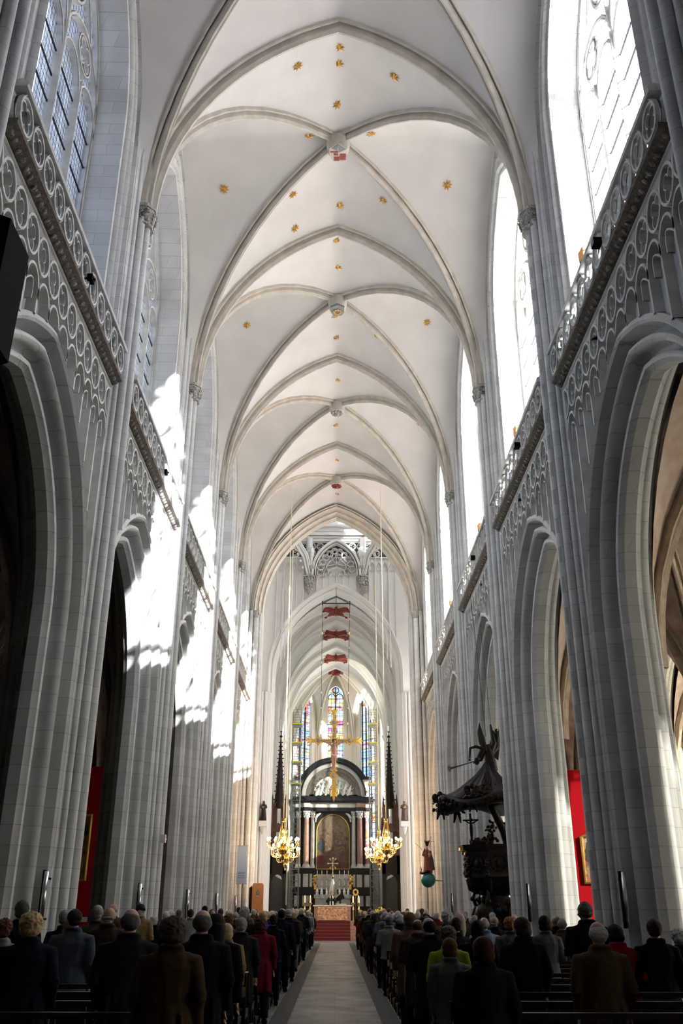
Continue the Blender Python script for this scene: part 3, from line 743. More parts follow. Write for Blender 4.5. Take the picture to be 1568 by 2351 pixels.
# lantern walls with windows, transept stumps
M['glass_transept'] = glass_mat('transept_leaded_glass', (.97,.98,1.0), .5)
def window_wall(mb, P, w_, z0, z1, s0, s1, zs, c, arch=True, n=16):
    """rectangle w_ x (z0..z1) with a pointed opening of half width (s1-s0)/2; P(s, z) -> point"""
    h = (s1-s0)/2; mid = (s0+s1)/2
    mb.quad(P(0,z0),P(w_,z0),P(w_,zs[0]),P(0,zs[0])); mb.quad(P(0,zs[0]),P(s0,zs[0]),P(s0,z1),P(0,z1)); mb.quad(P(s1,zs[0]),P(w_,zs[0]),P(w_,z1),P(s1,z1))
    xs = [-h+2*h*i/n for i in range(n+1)]
    mb.grid([[P(mid+x, arch_z(x, h, c, zs[1])) for x in xs], [P(mid+x, z1) for x in xs]])
def add_window(P, s0, s1, zs, c, mglass, mframe, nl=4, n=16, kind_no=None, parent=None, d=(0,0,0)):
    h = (s1-s0)/2; mid = (s0+s1)/2; xs = [-h+2*h*i/n for i in range(n+1)]
    NW[0] += 1
    mb = MB()
    for j in range(1, nl):
        s_ = s0 + (s1-s0)*j/nl; a = Vector(P(s_-.06, zs[0])); b = Vector(P(s_+.06, zs[0])); top = arch_z(s_-mid, h, c, zs[1])
        t = (b-a).normalized(); nn = Vector((t.y,-t.x,0))*.1
        base = [a-nn, b-nn, b+nn, a+nn]
        lo = [mb.V(p) for p in base]; hi = [mb.V((p.x,p.y,top)) for p in base]
        for i in range(4): mb.F([lo[i], lo[(i+1)%4], hi[(i+1)%4], hi[i]])
    z = zs[0]+.8
    while z < zs[1]:
        a = Vector(P(s0, z)); b = Vector(P(s1, z)); mb.tube([a,b], .03, 4, caps=False); z += .9
    zt = zs[1]
    for j in range(nl):
        cxx = s0+(s1-s0)*(j+.5)/nl; hh = (s1-s0)/nl/2
        mb.tube([P(cxx-hh*math.cos(PI*i/8), zt-.2+hh*1.3*math.sin(PI*i/8)) for i in range(9)], .05, 5, caps=False)
    for j in range(nl-1):
        cxx = s0+(s1-s0)*(j+1)/nl; hh = (s1-s0)/nl*.42; zc = zt+.55*(s1-s0)/nl*1.6
        if arch_z(cxx-mid, h, c, zs[1]) > zc+hh: mb.tube([P(cxx+hh*math.cos(2*PI*i/12), zc+hh*math.sin(2*PI*i/12)) for i in range(12)], .05, 5, closed=True)
    fr = structure(mb.build('window_%d' % NW[0], mframe))
    g_ = MB(); g_.grid([[P(mid+x, zs[0]) for x in xs], [P(mid+x, arch_z(x, h, c, zs[1])) for x in xs]]); g_.build('leaded_pane', mglass, fr)
    return fr
for sx in (1, -1):
    P = lambda s_, z, sx=sx: (sx*7.6, 56.5+s_, z)
    mb = MB(); window_wall(mb, P, 8.7, 27.5, 37, 1.6, 7.1, (29.5, 33.0), .8)
    structure(mb.build('wall_lantern_%s' % SIDE[sx], M['white'])); add_window(P, 1.6, 7.1, (29.5,33.0), .8, M['glass_diff'], M['white'])
    portal(sx*7.9, 60.8, 32.5, 5.5, 6.5, (-sx,0,0))
    # transept: arch wall, side walls, end window
    mb = MB(); window_wall(mb, lambda s_, z, sx=sx: (sx*7.6, 56.5+s_, z), 8.7, 0, 27.6, .4, 8.3, (0, 15.0), 2.6, n=24); structure(mb.build('wall_transept_%s' % SIDE[sx], M['white']))
    mb = MB(); mb.quad((sx*7.6,56.5,0),(sx*20,56.5,0),(sx*20,56.5,27),(sx*7.6,56.5,27)); mb.quad((sx*7.6,65.2,0),(sx*20,65.2,0),(sx*20,65.2,27),(sx*7.6,65.2,27))
    mb.box(min(sx*7.6,sx*20.4), max(sx*7.6,sx*20.4), 56.4, 65.3, 27, 27.3)
    structure(mb.build('wall_transept_%s' % SIDE[sx], M['white']))
    P = lambda s_, z, sx=sx: (sx*20, 56.5+s_, z)
    mb = MB(); window_wall(mb, P, 8.7, 0, 27.1, .6, 8.1, (3.0, 19.0), 1.5); structure(mb.build('wall_transept_%s' % SIDE[sx], M['white']))
    add_window(P, .6, 8.1, (3.0,19.0), 1.5, M['glass_transept'], M['white'])
    portal(sx*20.3, 60.8, 13, 7.5, 20, (-sx,0,0))
    # aisle ends against the transept
mb = MB(); mb.quad((-7.6,56.5,36.5),(7.6,56.5,36.5),(7.6,65.2,36.5),(-7.6,65.2,36.5)); structure(mb.build('ceiling', M['white']))
# crossing piers: bundles of slender shafts
def bundle(name, x, y, sx, top, label, m, spots, r=.10, cap=None):
    p = empty(name, (x, y, 0), 0, label, 'pillar', 'crossing piers'); p['kind'] = 'structure'
    for dx, dy, rr in spots:
        mb = MB(); mb.tube([(sx*dx,dy,0),(sx*dx,dy,top)], rr, 10, caps=False); mb.lathe([(rr*1.6,0),(rr*1.6,.5),(rr*1.2,.6),(rr,.7)], (sx*dx,dy,0), 8, caps=False); mb.build('shaft', m, p, 50)
    if cap:
        mb = MB(); mb.lathe([(.16,cap-.5),(.2,cap-.3),(.3,cap-.05),(.3,cap)], (sx*spots[0][0],spots[0][1],0), 10)
        for i in range(8): mb.ball((sx*spots[0][0]+.24*math.cos(i*PI/4), spots[0][1]+.24*math.sin(i*PI/4), cap-.2), (.06,.06,.09), 6, 4)
        mb.build('capital', M['capital'], p, 50)
    return p
for sx in (1,-1):
    bundle('crossing_pier', sx*4.95, WY, sx, 19.0, 'near %s crossing pier, slender pale shafts beside the chandelier' % SIDE[sx], M['stone'],
           [(.08,.0,.17),(.38,-.16,.12),(.62,-.22,.10),(-.12,.34,.12),(-.17,.66,.13),(-.22,1.0,.12),(-.15,1.4,.12),(.85,-.3,.1)], cap=19.0)
    bundle('crossing_pier', sx*4.85, EY, sx, 16.2, 'far %s crossing pier, cream shafts lit by chandelier' % SIDE[sx], M['white'],
           [(.0,.0,.10),(.2,-.1,.12),(.46,-.14,.13),(.75,-.12,.12),(-.1,.25,.10),(-.18,.5,.13),(1.05,-.1,.13)])

# ================================================================== choir and apse
M['glass_choir'] = glass_mat('choir_leaded_glass', (.62,.61,.52), .12)
CZ0, CZ1, CH = 17.0, 23.9, 4.85
CB = [(EY+1.8-.2, 72.0), (72.0, 80.0), (80.0, 88.0)]
for i, (a, b) in enumerate(CB):
    vault(a, b, CH, CZ0, CZ1, 4.98, 18.0, 23.5, .5, M['white'], M['white'], n=10)
    transverse(b, CH, CZ0, CZ1, M['white'], sc_=1.3)
    for sx in (1, -1):
        P = lambda s_, z, sx=sx, a=a: (sx*4.95, a+s_, z)
        w_ = b-a; h = min(2.6, w_/2-.9); mid = w_/2
        mb = MB(); window_wall(mb, P, w_, 0, 24.4, mid-h, mid+h, (9.5, 19.0), 1.4)
        window_wall(mb, lambda s_, z, sx=sx, a=a: (sx*5.9, a+s_, z), w_, 0, 24.4, mid-h, mid+h, (9.7, 19.0), 1.4)
        sweep_arch(mb, [(0,sx*4.95),(.1,sx*5.1),(.1,sx*5.9)], h, 1.4, 19.0, 9.5, a+mid, 10); mb.quad(P(mid-h,9.5),P(mid+h,9.5),(sx*5.9,a+mid+h,9.7),(sx*5.9,a+mid-h,9.7))
        for s_ in (.9, w_-.9): mb.tube([P(s_,0),P(s_,16)], .1, 8, caps=False)
        structure(mb.build('wall_choir_%s' % SIDE[sx], M['white'], None, 30))
        add_window(lambda s_, z, sx=sx, a=a: (sx*5.5, a+s_, z), mid-h, mid+h, (9.6,19.0), 1.4, M['glass_choir'], M['white'])
        portal(sx*6.2, a+mid, 16, 2*h, 13.5, (-sx,0,0))
        mb = MB()
        for k, (dx, dy) in enumerate(((0,0),(.12,.26),(.12,-.26))): mb.tube([(sx*(4.75+dx), b+dy, 0), (sx*(4.75+dx), b+dy, CZ0)], .12, 10, caps=False)
        mb.lathe([(.16,CZ0-.5),(.22,CZ0-.3),(.32,CZ0),(.32,CZ0+.08)], (sx*4.75, b, 0), 10)
        structure(mb.build('trim_%d' % (70+i), M['white'], None, 50))
AP = [(-4.95,88.0),(-4.35,92.2),(-1.95,95.2),(1.95,95.2),(4.35,92.2),(4.95,88.0)]
boss = Vector((0, 90.6, 24.1)); dlt = CZ0
mb = MB(); mr = MB()
def apse_rib(p, n=12):
    f = circ(math.hypot(p[0]*.95-boss.x, p[1]-boss.y), boss.z-dlt); L = math.hypot(p[0]*.95-boss.x, p[1]-boss.y)
    out = []
    for i in range(n+1):
        r_, z = f(i/n); u = r_/L; out.append(Vector((p[0]*.95*(1-u)+boss.x*u, p[1]*(1-u)+boss.y*u, dlt+z)))
    return out
ribs_ = [apse_rib(p) for p in AP]
for i, rb_ in enumerate(ribs_):
    if 0 < i < 5: rib(mr, rb_, 1.0)
for i in range(5):
    a, b = Vector((*AP[i], 0)), Vector((*AP[i+1], 0)); m_ = (a+b)/2; half = (b-a).length/2
    fF = circ(half, 24.5-19.0)
    for (p, rb_) in ((a, ribs_[i]), (b, ribs_[i+1])):
        rows = []
        for k in range(13):
            q = k/12; zz = dlt + (24.5-dlt)*math.sin(q*PI/2)
            if zz <= 19: w0 = p.copy(); 
            else:
                lo, hi = 0., 1.
                for _ in range(25):
                    m2 = (lo+hi)/2
                    if fF(m2)[1] < zz-19: lo = m2
                    else: hi = m2
                w0 = p.lerp(m_, fF(lo)[0]/half)
            w0 = Vector((w0.x, w0.y, zz)); rows.append([rb_[k].lerp(w0, u/4) for u in range(5)])
        mb.grid(rows)
structure(mb.build('ceiling', M['cream'], None, 179)); structure(mr.build('trim_92', M['cream'], None, 30))
for i in range(5):
    a, b = Vector((*AP[i], 0)), Vector((*AP[i+1], 0)); L = (b-a).length; t = (b-a)/L
    P = lambda s_, z, a=a, t=t: (a.x+t.x*s_, a.y+t.y*s_, z)
    nn = Vector((-t.y, t.x, 0))
    if nn.dot(((a+b)/2)-Vector((0,88,0))) < 0: nn = -nn
    P2 = lambda s_, z, a=a, t=t, nn=nn: (a.x+t.x*s_+nn.x*.35, a.y+t.y*s_+nn.y*.35, z)
    h = .80 if i == 2 else min(1.15, L/2-.5)
    ztop = 22.4 if i == 2 else 21.6
    mb = MB(); window_wall(mb, P, L, 0, 25, L/2-h, L/2+h, (7.0, ztop), .3 if i == 2 else 1.0)
    hh = h
    for s_ in (L/2-h, L/2+h): mb.quad(P(s_,7),P2(s_,7),P2(s_,ztop),P(s_,ztop))
    for s_ in (.12, L-.12): mb.tube([P(s_-0,0),P(s_,CZ0+1)], .13, 8, caps=False)
    structure(mb.build('wall_apse', M['cream'], None, 30))
    mg = M['glass_col'] if i == 0 else glass_mat('stained_glass_%s' % ORD[i], (1,1,1), .35, lead=.3, lw=.02, colored=True, seed=3.7*i)
    add_window(P2, L/2-h, L/2+h, (7.0, ztop), .3 if i == 2 else 1.0, mg, M['iron'], nl=2 if i == 2 else 3)
    c_ = (a+b)/2 + nn*.7
    portal(c_.x, c_.y, 15, 2*h, 16.5, tuple(-nn))
mb = MB(); mb.box(-6.5, 6.5, 66.6, 96.5, 25.2, 25.5); structure(mb.build('ceiling', M['white']))
mb = MB(); mb.box(-6.5,6.5,66.9,96,-.01,.15); structure(mb.build('floor', M['floor']))
# painted red bosses on the choir vault
M['boss_red'] = mat('faded_red_paint', (.30,.05,.035), .8, var=.5, scale=6, col2=(.12,.03,.02))
for k, (y, z) in enumerate(((69.4,23.75),(76,23.75),(84,23.75),(90.6,23.95))):
    b = empty('painted_boss', (0,y,z), 0, 'red painted vault boss with four short arms, %s of the choir' % ['nearest','second','third','farthest'][k], 'boss', 'painted choir bosses')
    mb = MB(); s_ = .62 if k == 3 else 1.0
    for sx in (1,-1):
        for sy in (1,-1):
            mb.M = Matrix.Rotation(math.atan2(sy*4.0, sx*4.7), 4, 'Z')
            mb.prism([(0,-.16),(1.25*s_,-.19),(1.25*s_,.19),(0,.16)], -.34, .0); mb.prism([(1.15*s_,-.22),(1.28*s_,-.22),(1.28*s_,.22),(1.15*s_,.22)], -.42, .0)
    mb.M = None; mb.build('painted_arms', M['boss_red'], b)
    mb = MB(); mb.lathe([(.05,-.42),(.20,-.40),(.26,-.3),(.3,-.12),(.3,.3)], (0,0,0), 12)
    for i in range(8): mb.ball((.27*math.cos(i*PI/4), .27*math.sin(i*PI/4), -.36), .07, 6, 4)
    mb.build('carved_boss', M['boss_red'], b, 40)
# carved coats of arms on the nave bosses
M['shield_red'] = mat('shield_red', (.28,.05,.04), .7, var=.3, scale=9); M['shield_white'] = mat('shield_white', (.50,.44,.40), .8); M['shield_grey'] = mat('shield_grey', (.16,.18,.20), .7)
for k, y in enumerate(PIERS[3:]):
    b = empty('carved_boss', (0, y+4.5, 26.3), 0, ['red white and grey shield boss, nearest on the nave vault','round boss with gilded grey shield, second on the nave vault','small carved round boss, third on the nave vault','reddish carved boss, farthest on the nave vault'][k], 'boss', 'nave bosses')
    mb = MB(); mb.lathe([(.30,-.42),(.36,-.38),(.40,-.2),(.42,.1)], (0,0,0), 14); mb.build('stone_drum', M['rib'], b, 40)
    z = -.44
    if k in (0, 1):
        mb = MB()
        mb.prism([(-.30,-.26),(0,-.46),(.30,-.26),(.30,.05),(.18,.32),(-.18,.32),(-.30,.05)], z-.06, z+.04); mb.build('shield', M['shield_white'] if k == 0 else M['shield_grey'], b)
        mb = MB()
        if k == 0:
            mb.box(-.14,.04,.10,.28,z-.08,z-.05); mb.box(.06,.27,-.02,.24,z-.08,z-.05); mb.box(-.27,.0,-.14,-.09,z-.08,z-.05); mb.box(-.14,.0,-.04,.03,z-.08,z-.05); mb.build('red_quarters', M['shield_red'], b)
            mb = MB(); mb.prism([(0,-.44),(.27,-.24),(.02,-.10)], z-.08, z-.05); mb.prism([(0,-.44),(-.22,-.27),(-.05,-.18)], z-.08, z-.05); mb.build('grey_quarters', M['shield_grey'], b)
        else:
            for i in range(9): mb.ball((.15*math.cos(i*.7), .15*math.sin(i*.7), z-.08), (.06,.05,.04), 6, 4)
            mb.build('gilded_charge', M['gold'], b, 40)
    else:
        mb = MB()
        for i in range(10): mb.ball((.24*math.cos(i*PI/5), .24*math.sin(i*PI/5), z), .085, 6, 4)
        mb.ball((0,0,z-.02), .15, 8, 6); mb.build('carving', M['capital'] if k == 2 else M['shield_red'], b, 50)
# gilded stars nailed to the webs
def star_mesh(r=.20):
    mb = MB(); n = 8
    c = mb.V((0,0,-.07)); t = mb.V((0,0,.0)); ring = []
    for i in range(2*n):
        a = PI*i/n; rr = r if i % 2 == 0 else r*.45
        ring.append(mb.V((rr*math.cos(a), rr*math.sin(a), -.012)))
    for i in range(2*n): mb.F([c, ring[(i+1)%(2*n)], ring[i]]); mb.F([t, ring[i], ring[(i+1)%(2*n)]])
    me = mb.mesh('vault_star'); me.materials.append(M['star_gold']); return me
STAR = star_mesh()
STARS = [(0.04, 20.06, 'ridge before the first boss, topmost'), (0.02, 20.71, 'ridge before the first boss, second from top'), (-1.29, 20.35, 'small, left of the ridge near the top'), (1.78, 20.5, 'right of the ridge near the top'), (-0.03, 22.32, 'ridge just before the shield boss'), (-4.12, 25.25, 'left web beside the shield boss'), (3.96, 25.12, 'right web beside the shield boss'), (-1.67, 25.81, 'just inside the left diagonal rib after the shield boss'), (0.09, 27.05, 'ridge, middle of the web after the shield boss'), (1.69, 26.05, 'just inside the right diagonal rib after the shield boss'), (-1.65, 27.44, 'left, low in the web before the second transverse rib'), (-0.04, 28.98, 'ridge just past the second transverse rib'), (0.02, 30.77, 'ridge just before the second boss'), (-1.01, 23.56, 'half hidden behind the rib left of the shield boss'), (1.14, 23.41, 'half hidden behind the rib right of the shield boss'), (0.07, 24.5, 'peeping out behind the shield boss'), (-4.08, 33.91, 'left web beside the second boss'), (4.05, 33.76, 'right web beside the second boss'), (-0.11, 34.14, 'ridge just behind the second boss'), (-0.03, 35.84, 'ridge, middle of the web after the second boss'), (1.83, 34.61, 'just inside the right rib after the second boss'), (0.02, 39.67, 'ridge between third transverse rib and third boss'), (-0.06, 44.33, 'ridge just behind the third boss'), (-1.75, 43.41, 'small, left after the third boss'), (1.88, 43.66, 'small, right after the third boss'), (4.47, 42.81, 'right web beside the third boss'), (-0.0, 48.65, 'ridge before the fourth boss'), (0.03, 53.48, 'ridge beyond the fourth boss')]
def web_hit(o, x, y):
    bv = BVHTree.FromPolygons([o.matrix_world @ v.co for v in o.data.vertices], [p.vertices for p in o.data.polygons])
    return bv.ray_cast(Vector((x,y,15)), Vector((0,0,1)))
WB = {}
for x, y, lab in STARS:
    o = None
    for i, wy in enumerate(PIERS[1:]):
        if wy <= y < wy+BAY: o = webs[i]; break
    if o is None: continue
    if o.name not in WB: WB[o.name] = BVHTree.FromPolygons([v.co.copy() for v in o.data.vertices], [tuple(p.vertices) for p in o.data.polygons])
    h = WB[o.name].ray_cast(Vector((x,y,15)), Vector((0,0,1)))
    if h[0] is None: continue
    n = h[1]; n = n if n.z < 0 else -n
    s_ = link('vault_star', STAR, None, tuple(h[0] + n*.015)); s_.rotation_euler = (-n).to_track_quat('Z','Y').to_euler()
    tag(s_, 'gilded vault star, ' + lab, 'star', 'gilded stars on the nave vault')

# ================================================================== high altar
M['black'] = mat('black_marble', (.012,.014,.017), .35, spec=.25)
M['wmarble'] = mat('grey_white_marble', (.58,.58,.55), .4, scale=3, col2=(.40,.40,.39))
M['redmarble'] = mat('mottled_red_marble', (.34,.20,.155), .4, scale=14, col2=(.15,.08,.06))
M['mottled'] = mat('mottled_dark_marble', (.15,.135,.125), .4, scale=12, col2=(.03,.028,.027))
M['relief'] = mat('pale_relief_marble', (.66,.67,.65), .5, scale=4, col2=(.36,.37,.36), bump=.4)
M['silver'] = mat('silver', (.75,.74,.68), .22, 1.0)
M['brass'] = mat('brass', (.80,.58,.22), .25, 1.0)
M['wax'] = mat('cream_wax', (.85,.78,.60), .5)
M['flame'] = mat('candle_flame', (1,.6,.2), .5, emit=(1,.55,.2), es=14)
M['oak'] = mat('dark_oak', (.014,.009,.007), .5, spec=.18, scale=9, col2=(.009,.006,.005), bump=.3)
M['oakred'] = mat('reddish_oak', (.10,.045,.028), .5, scale=9, col2=(.03,.015,.01), bump=.3)
def painting_mat(name, cols, scale=1.6, seed=0, top=None, bottom=None, z0=0, z1=1):
    m, N, Lk, b = new_mat(name); tc = N.new('ShaderNodeTexCoord')
    ad = N.new('ShaderNodeVectorMath'); ad.operation = 'ADD'; ad.inputs[1].default_value = (seed, seed, 0); Lk.new(tc.outputs['Object'], ad.inputs[0])
    n1 = N.new('ShaderNodeTexNoise'); n1.inputs['Scale'].default_value = scale; n1.inputs['Detail'].default_value = 6; n1.inputs['Distortion'].default_value = 1.6; Lk.new(ad.outputs[0], n1.inputs['Vector'])
    r = N.new('ShaderNodeValToRGB'); el = r.color_ramp.elements
    el[0].position = .28; el[0].color = (*cols[0],1); el[1].position = .74; el[1].color = (*cols[-1],1)
    for i, c in enumerate(cols[1:-1]): e = el.new(.28 + .46*(i+1)/(len(cols)-1)); e.color = (*c,1)
    Lk.new(n1.outputs['Fac'], r.inputs['Fac'])
    s = N.new('ShaderNodeSeparateXYZ'); Lk.new(tc.outputs['Object'], s.inputs[0])
    src = r.outputs['Color']
    for col, lo, hi in ((top, (z0+z1)/2, z1), (bottom, (z0+z1)/2, z0)):
        if not col: continue
        mr = N.new('ShaderNodeMapRange'); mr.inputs[1].default_value = lo; mr.inputs[2].default_value = hi; mr.inputs[3].default_value = 0; mr.inputs[4].default_value = .75
        Lk.new(s.outputs['Z'], mr.inputs[0]); mx = N.new('ShaderNodeMix'); mx.data_type = 'RGBA'; mx.inputs[7].default_value = (*col,1)
        Lk.new(mr.outputs[0], mx.inputs['Factor']); Lk.new(src, mx.inputs[6]); src = mx.outputs[2]
    Lk.new(src, b.inputs['Base Color']); b.inputs['Roughness'].default_value = .45
    return m
AY = 91.2
KM = Matrix.Translation((-.2, 0, 1.8)) @ Matrix.Diagonal((.98,1,.98,1)) @ Matrix.Translation((.2,0,-1.8))
t = empty('high_altar_retable', (0, AY, 0), 0, 'black and white marble retable with columns and arched pediment', 'altarpiece')
OFF = (0,-AY,0)
def part(name, m, parent, fn, smooth=None, loc=OFF, M_=KM, label=None):
    mb = MB(); mb.M = M_; fn(mb); o = mb.build(name, m, parent, smooth, loc)
    if label: o['label'] = label
    return o
def body(mb):
    mb.box(-4.0,-1.95,AY+.1,AY+1.0,0,5.35); mb.box(1.55,3.6,AY+.1,AY+1.0,0,5.35); mb.box(-2,1.6,AY+.5,AY+1,0,5.4)
    mb.box(-4.1,-1.95,AY,AY+1.0,5.1,5.4); mb.box(1.55,3.7,AY,AY+1.0,5.1,5.4)
    mb.box(-4.0,-1.9,AY+.5,AY+1.0,5.4,10.6); mb.box(1.5,3.6,AY+.5,AY+1.0,5.4,10.6)
    mb.box(-2.0,-1.84,AY+.2,AY+1,5.3,10.6); mb.box(1.44,1.6,AY+.2,AY+1,5.3,10.6)
    xs = [-1.9+3.4*i/20 for i in range(21)]
    zz = [8.6+math.sqrt(max(0,1.64**2-(x+.2)**2)) if abs(x+.2) < 1.64 else 8.6 for x in xs]
    mb.grid([[(x, AY+.3, z) for x, z in zip(xs, zz)], [(x, AY+.3, 10.6) for x in xs]])
    mb.box(-1.95,1.55,AY+.52,AY+.9,5.3,10.6)
part('marble_body', M['black'], t, body)
part('lower_plinth', M['black'], t, lambda mb: (mb.box(-4.1,-1.9,AY-.15,AY+.2,0,1.2), mb.box(1.5,3.7,AY-.15,AY+.2,0,1.2), mb.box(-4.05,-1.9,AY-.06,AY+.1,3.1,3.5), mb.box(1.5,3.65,AY-.06,AY+.1,3.1,3.5)))
for a, b, c, d in ((-3.8,-3.29,3.73,4.9),(-3.05,-2.55,3.73,4.9),(-2.42,-2.18,3.73,4.9),(-3.85,-3.40,2.05,2.97),(-3.1,-2.48,2.05,2.97),(1.73,1.95,3.73,4.82),(2.08,2.6,3.71,4.82),(2.82,3.29,3.71,4.8),(2.1,2.7,2.05,2.95),(2.95,3.4,2.05,2.95)):
    part('marble_panel', M['wmarble'], t, lambda mb: mb.box(a,b,AY+.04,AY+.12,c,d), label='pale grey marble panel')
COLS = [(-3.56,.21,AY+.25,'l'),(-2.79,.26,AY-.02,'m'),(-2.2,.19,AY+.25,'n'),(1.80,.19,AY+.25,'n'),(2.40,.26,AY-.02,'m'),(3.10,.22,AY+.25,'l')]
for x, r_, y, q in COLS:
    def col_(mb): mb.lathe([(r_,5.75),(r_*1.02,7.3),(r_*.98,8.6),(r_*.86,9.95)], (x,y,0), 18)
    o = part('column', M['redmarble'] if q != 'n' else M['wmarble'], t, col_, 50)
    part('column_base', M['wmarble'], t, lambda mb: (mb.box(x-r_*1.45,x+r_*1.45,y-r_*1.45,y+r_*1.45,5.4,5.5), mb.lathe([(r_*1.4,5.5),(r_*1.42,5.58),(r_*1.15,5.66),(r_*1.2,5.72),(r_*1.02,5.77)], (x,y,0), 16)), 50)
    def cap_(mb):
        mb.lathe([(r_*.9,9.95),(r_*.95,10.2),(r_*1.3,10.5)], (x,y,0), 14)
        for k, zz in enumerate((10.1, 10.3)):
            for i in range(8): a_ = 2*PI*(i+.5*k)/8; mb.ball((x+r_*(1.05+.1*k)*math.cos(a_), y+r_*(1.05+.1*k)*math.sin(a_), zz), (r_*.25,r_*.25,.1), 6, 4)
        for i in range(4): a_ = PI/4+i*PI/2; mb.ball((x+r_*1.35*math.cos(a_), y+r_*1.35*math.sin(a_), 10.46), r_*.3, 6, 4)
        mb.box(x-r_*1.35,x+r_*1.35,y-r_*1.35,y+r_*1.35,10.52,10.6)
    part('column_capital', M['relief'], t, cap_, 50)
for sg, xc in ((-1,-1.92),(1,1.52)):
    def br(mb):
        mb.tube([(xc,AY+.15,9.6),(xc-sg*.03,AY+.1,10.0),(xc-sg*.2,AY+.1,10.25),(xc-sg*.5,AY+.12,10.42)], [.06,.12,.13,.05], 8)
        for i in range(4): mb.ball((xc-sg*.1*i, AY+.02, 9.9+.14*i), .08, 6, 4)
    part('scroll_bracket', M['relief'], t, br, 50)
part('architrave', M['black'], t, lambda mb: (mb.box(-4.05,3.65,AY-.1,AY+1,10.6,10.95), mb.box(-3.15,-2.4,AY-.35,AY,10.6,10.95), mb.box(2.0,2.8,AY-.35,AY,10.6,10.95)))
part('frieze', M['wmarble'], t, lambda mb: (mb.box(-3.9,3.5,AY-.05,AY+1,10.95,11.35), mb.box(-3.1,-2.45,AY-.3,AY,10.95,11.35)), label='grey marble frieze')
part('frieze_block', M['redmarble'], t, lambda mb: (mb.box(2.1,2.75,AY-.3,AY,10.95,11.35), mb.box(2.8,3.52,AY-.07,AY,10.97,11.33)))
part('cornice', M['black'], t, lambda mb: (mb.box(-4.15,3.75,AY-.25,AY+1,11.35,11.55), mb.box(-4.3,3.9,AY-.45,AY+1,11.55,11.75), mb.box(-4.15,3.75,AY-.3,AY+1,11.75,11.95)))
part('attic', M['black'], t, lambda mb: mb.box(-3.0,2.6,AY+.1,AY+1,11.95,12.2))
PC = (-.2, 12.05)
def ring(mb, r0, r1, y0, y1, a0=0.0, a1=PI, n=28, cz=PC[1], fx=1.0):
    P = lambda r, a, y: (PC[0]+r*math.cos(a)*fx, y, cz+r*math.sin(a))
    A = [a0+(a1-a0)*i/n for i in range(n+1)]
    mb.grid([[P(r0,a,y1) for a in A],[P(r0,a,y0) for a in A],[P(r1,a,y0) for a in A],[P(r1,a,y1) for a in A]])
part('tympanum', M['relief'], t, lambda mb: mb.poly([(PC[0]+1.95*math.cos(PI*i/24), AY+.35, PC[1]+2.2*math.sin(PI*i/24)) for i in range(25)]))
def fig(mb):
    rnd = random.Random(11)
    for cx, s_ in ((-1.3,1),(-.75,1.2),(.35,1.2),(.95,1),(1.4,.7),(-1.7,.6),(-.2,1.0)):
        mb.tube([(cx-.2,AY+.28,12.15),(cx-.1,AY+.15,12.15+.45*s_),(cx+.05,AY+.15,12.15+.85*s_),(cx+.1,AY+.15,12.15+1.1*s_)], [.22,.2,.17,.07], 8)
        mb.ball((cx+.12, AY+.12, 12.15+1.22*s_), .1, 8, 6)
        mb.tube([(cx,AY+.12,12.15+.95*s_),(cx+.3,AY+.05,12.15+.75*s_),(cx+.45,AY+.05,12.15+1.0*s_)], [.06,.05,.03], 6)
        for _ in range(22): mb.ball((cx+rnd.uniform(-.35,.35), AY+rnd.uniform(.12,.3), 12.15+rnd.uniform(0,.95*s_)), (rnd.uniform(.04,.16),.08,rnd.uniform(.03,.12)), 7, 5, Euler((0,rnd.uniform(-1,1),0)).to_matrix())
    mb.tube([(-1.7,AY+.05,13.3),(-1.1,AY+.05,12.3)], .05, 6)
part('tympanum_figures', M['relief'], t, fig, 60)
part('mottled_arch', M['mottled'], t, lambda mb: (ring(mb, 2.0, 2.35, AY+.1, AY+.6), ring(mb, 2.4, 2.75, AY-.02, AY+.6)))
part('grey_arch', mat('dull_grey_marble', (.30,.31,.32), .4), t, lambda mb: ring(mb, 2.75, 3.12, AY-.12, AY+.6))
def blk(mb):
    ring(mb, 3.12, 3.26, AY-.28, AY+.6); ring(mb, 3.26, 3.5, AY-.48, AY+.6, PI*.15, PI*.85); ring(mb, 3.5, 3.66, AY-.58, AY+.6, PI*.15, PI*.85)
    for sg in (-1,1): mb.box(min(PC[0]+sg*2.75, PC[0]+sg*3.85), max(PC[0]+sg*2.75, PC[0]+sg*3.85), AY-.45, AY+.6, 13.62, 13.85)
part('black_arch_moulding', M['black'], t, blk)
for sg in (-1, 1):
    def vol(mb):
        pts = []
        for i in range(26):
            a = i/25*PI*4; r_ = .40*(1-i/30); pts.append((PC[0]+sg*(3.28-r_*math.cos(a)*1.0), AY-.05, 12.42+r_*math.sin(a)))
        mb.tube(pts, .07, 6)
        mb.prism([(PC[0]+sg*2.8,12.0),(PC[0]+sg*3.6,12.0),(PC[0]+sg*3.7,12.4),(PC[0]+sg*3.45,12.9),(PC[0]+sg*3.35,13.3),(PC[0]+sg*3.6,13.6),(PC[0]+sg*2.8,13.6)], AY, AY+.6, 'y')
    part('side_volute', M['wmarble'], t, vol, 50, label='pale grey scrolled volute')
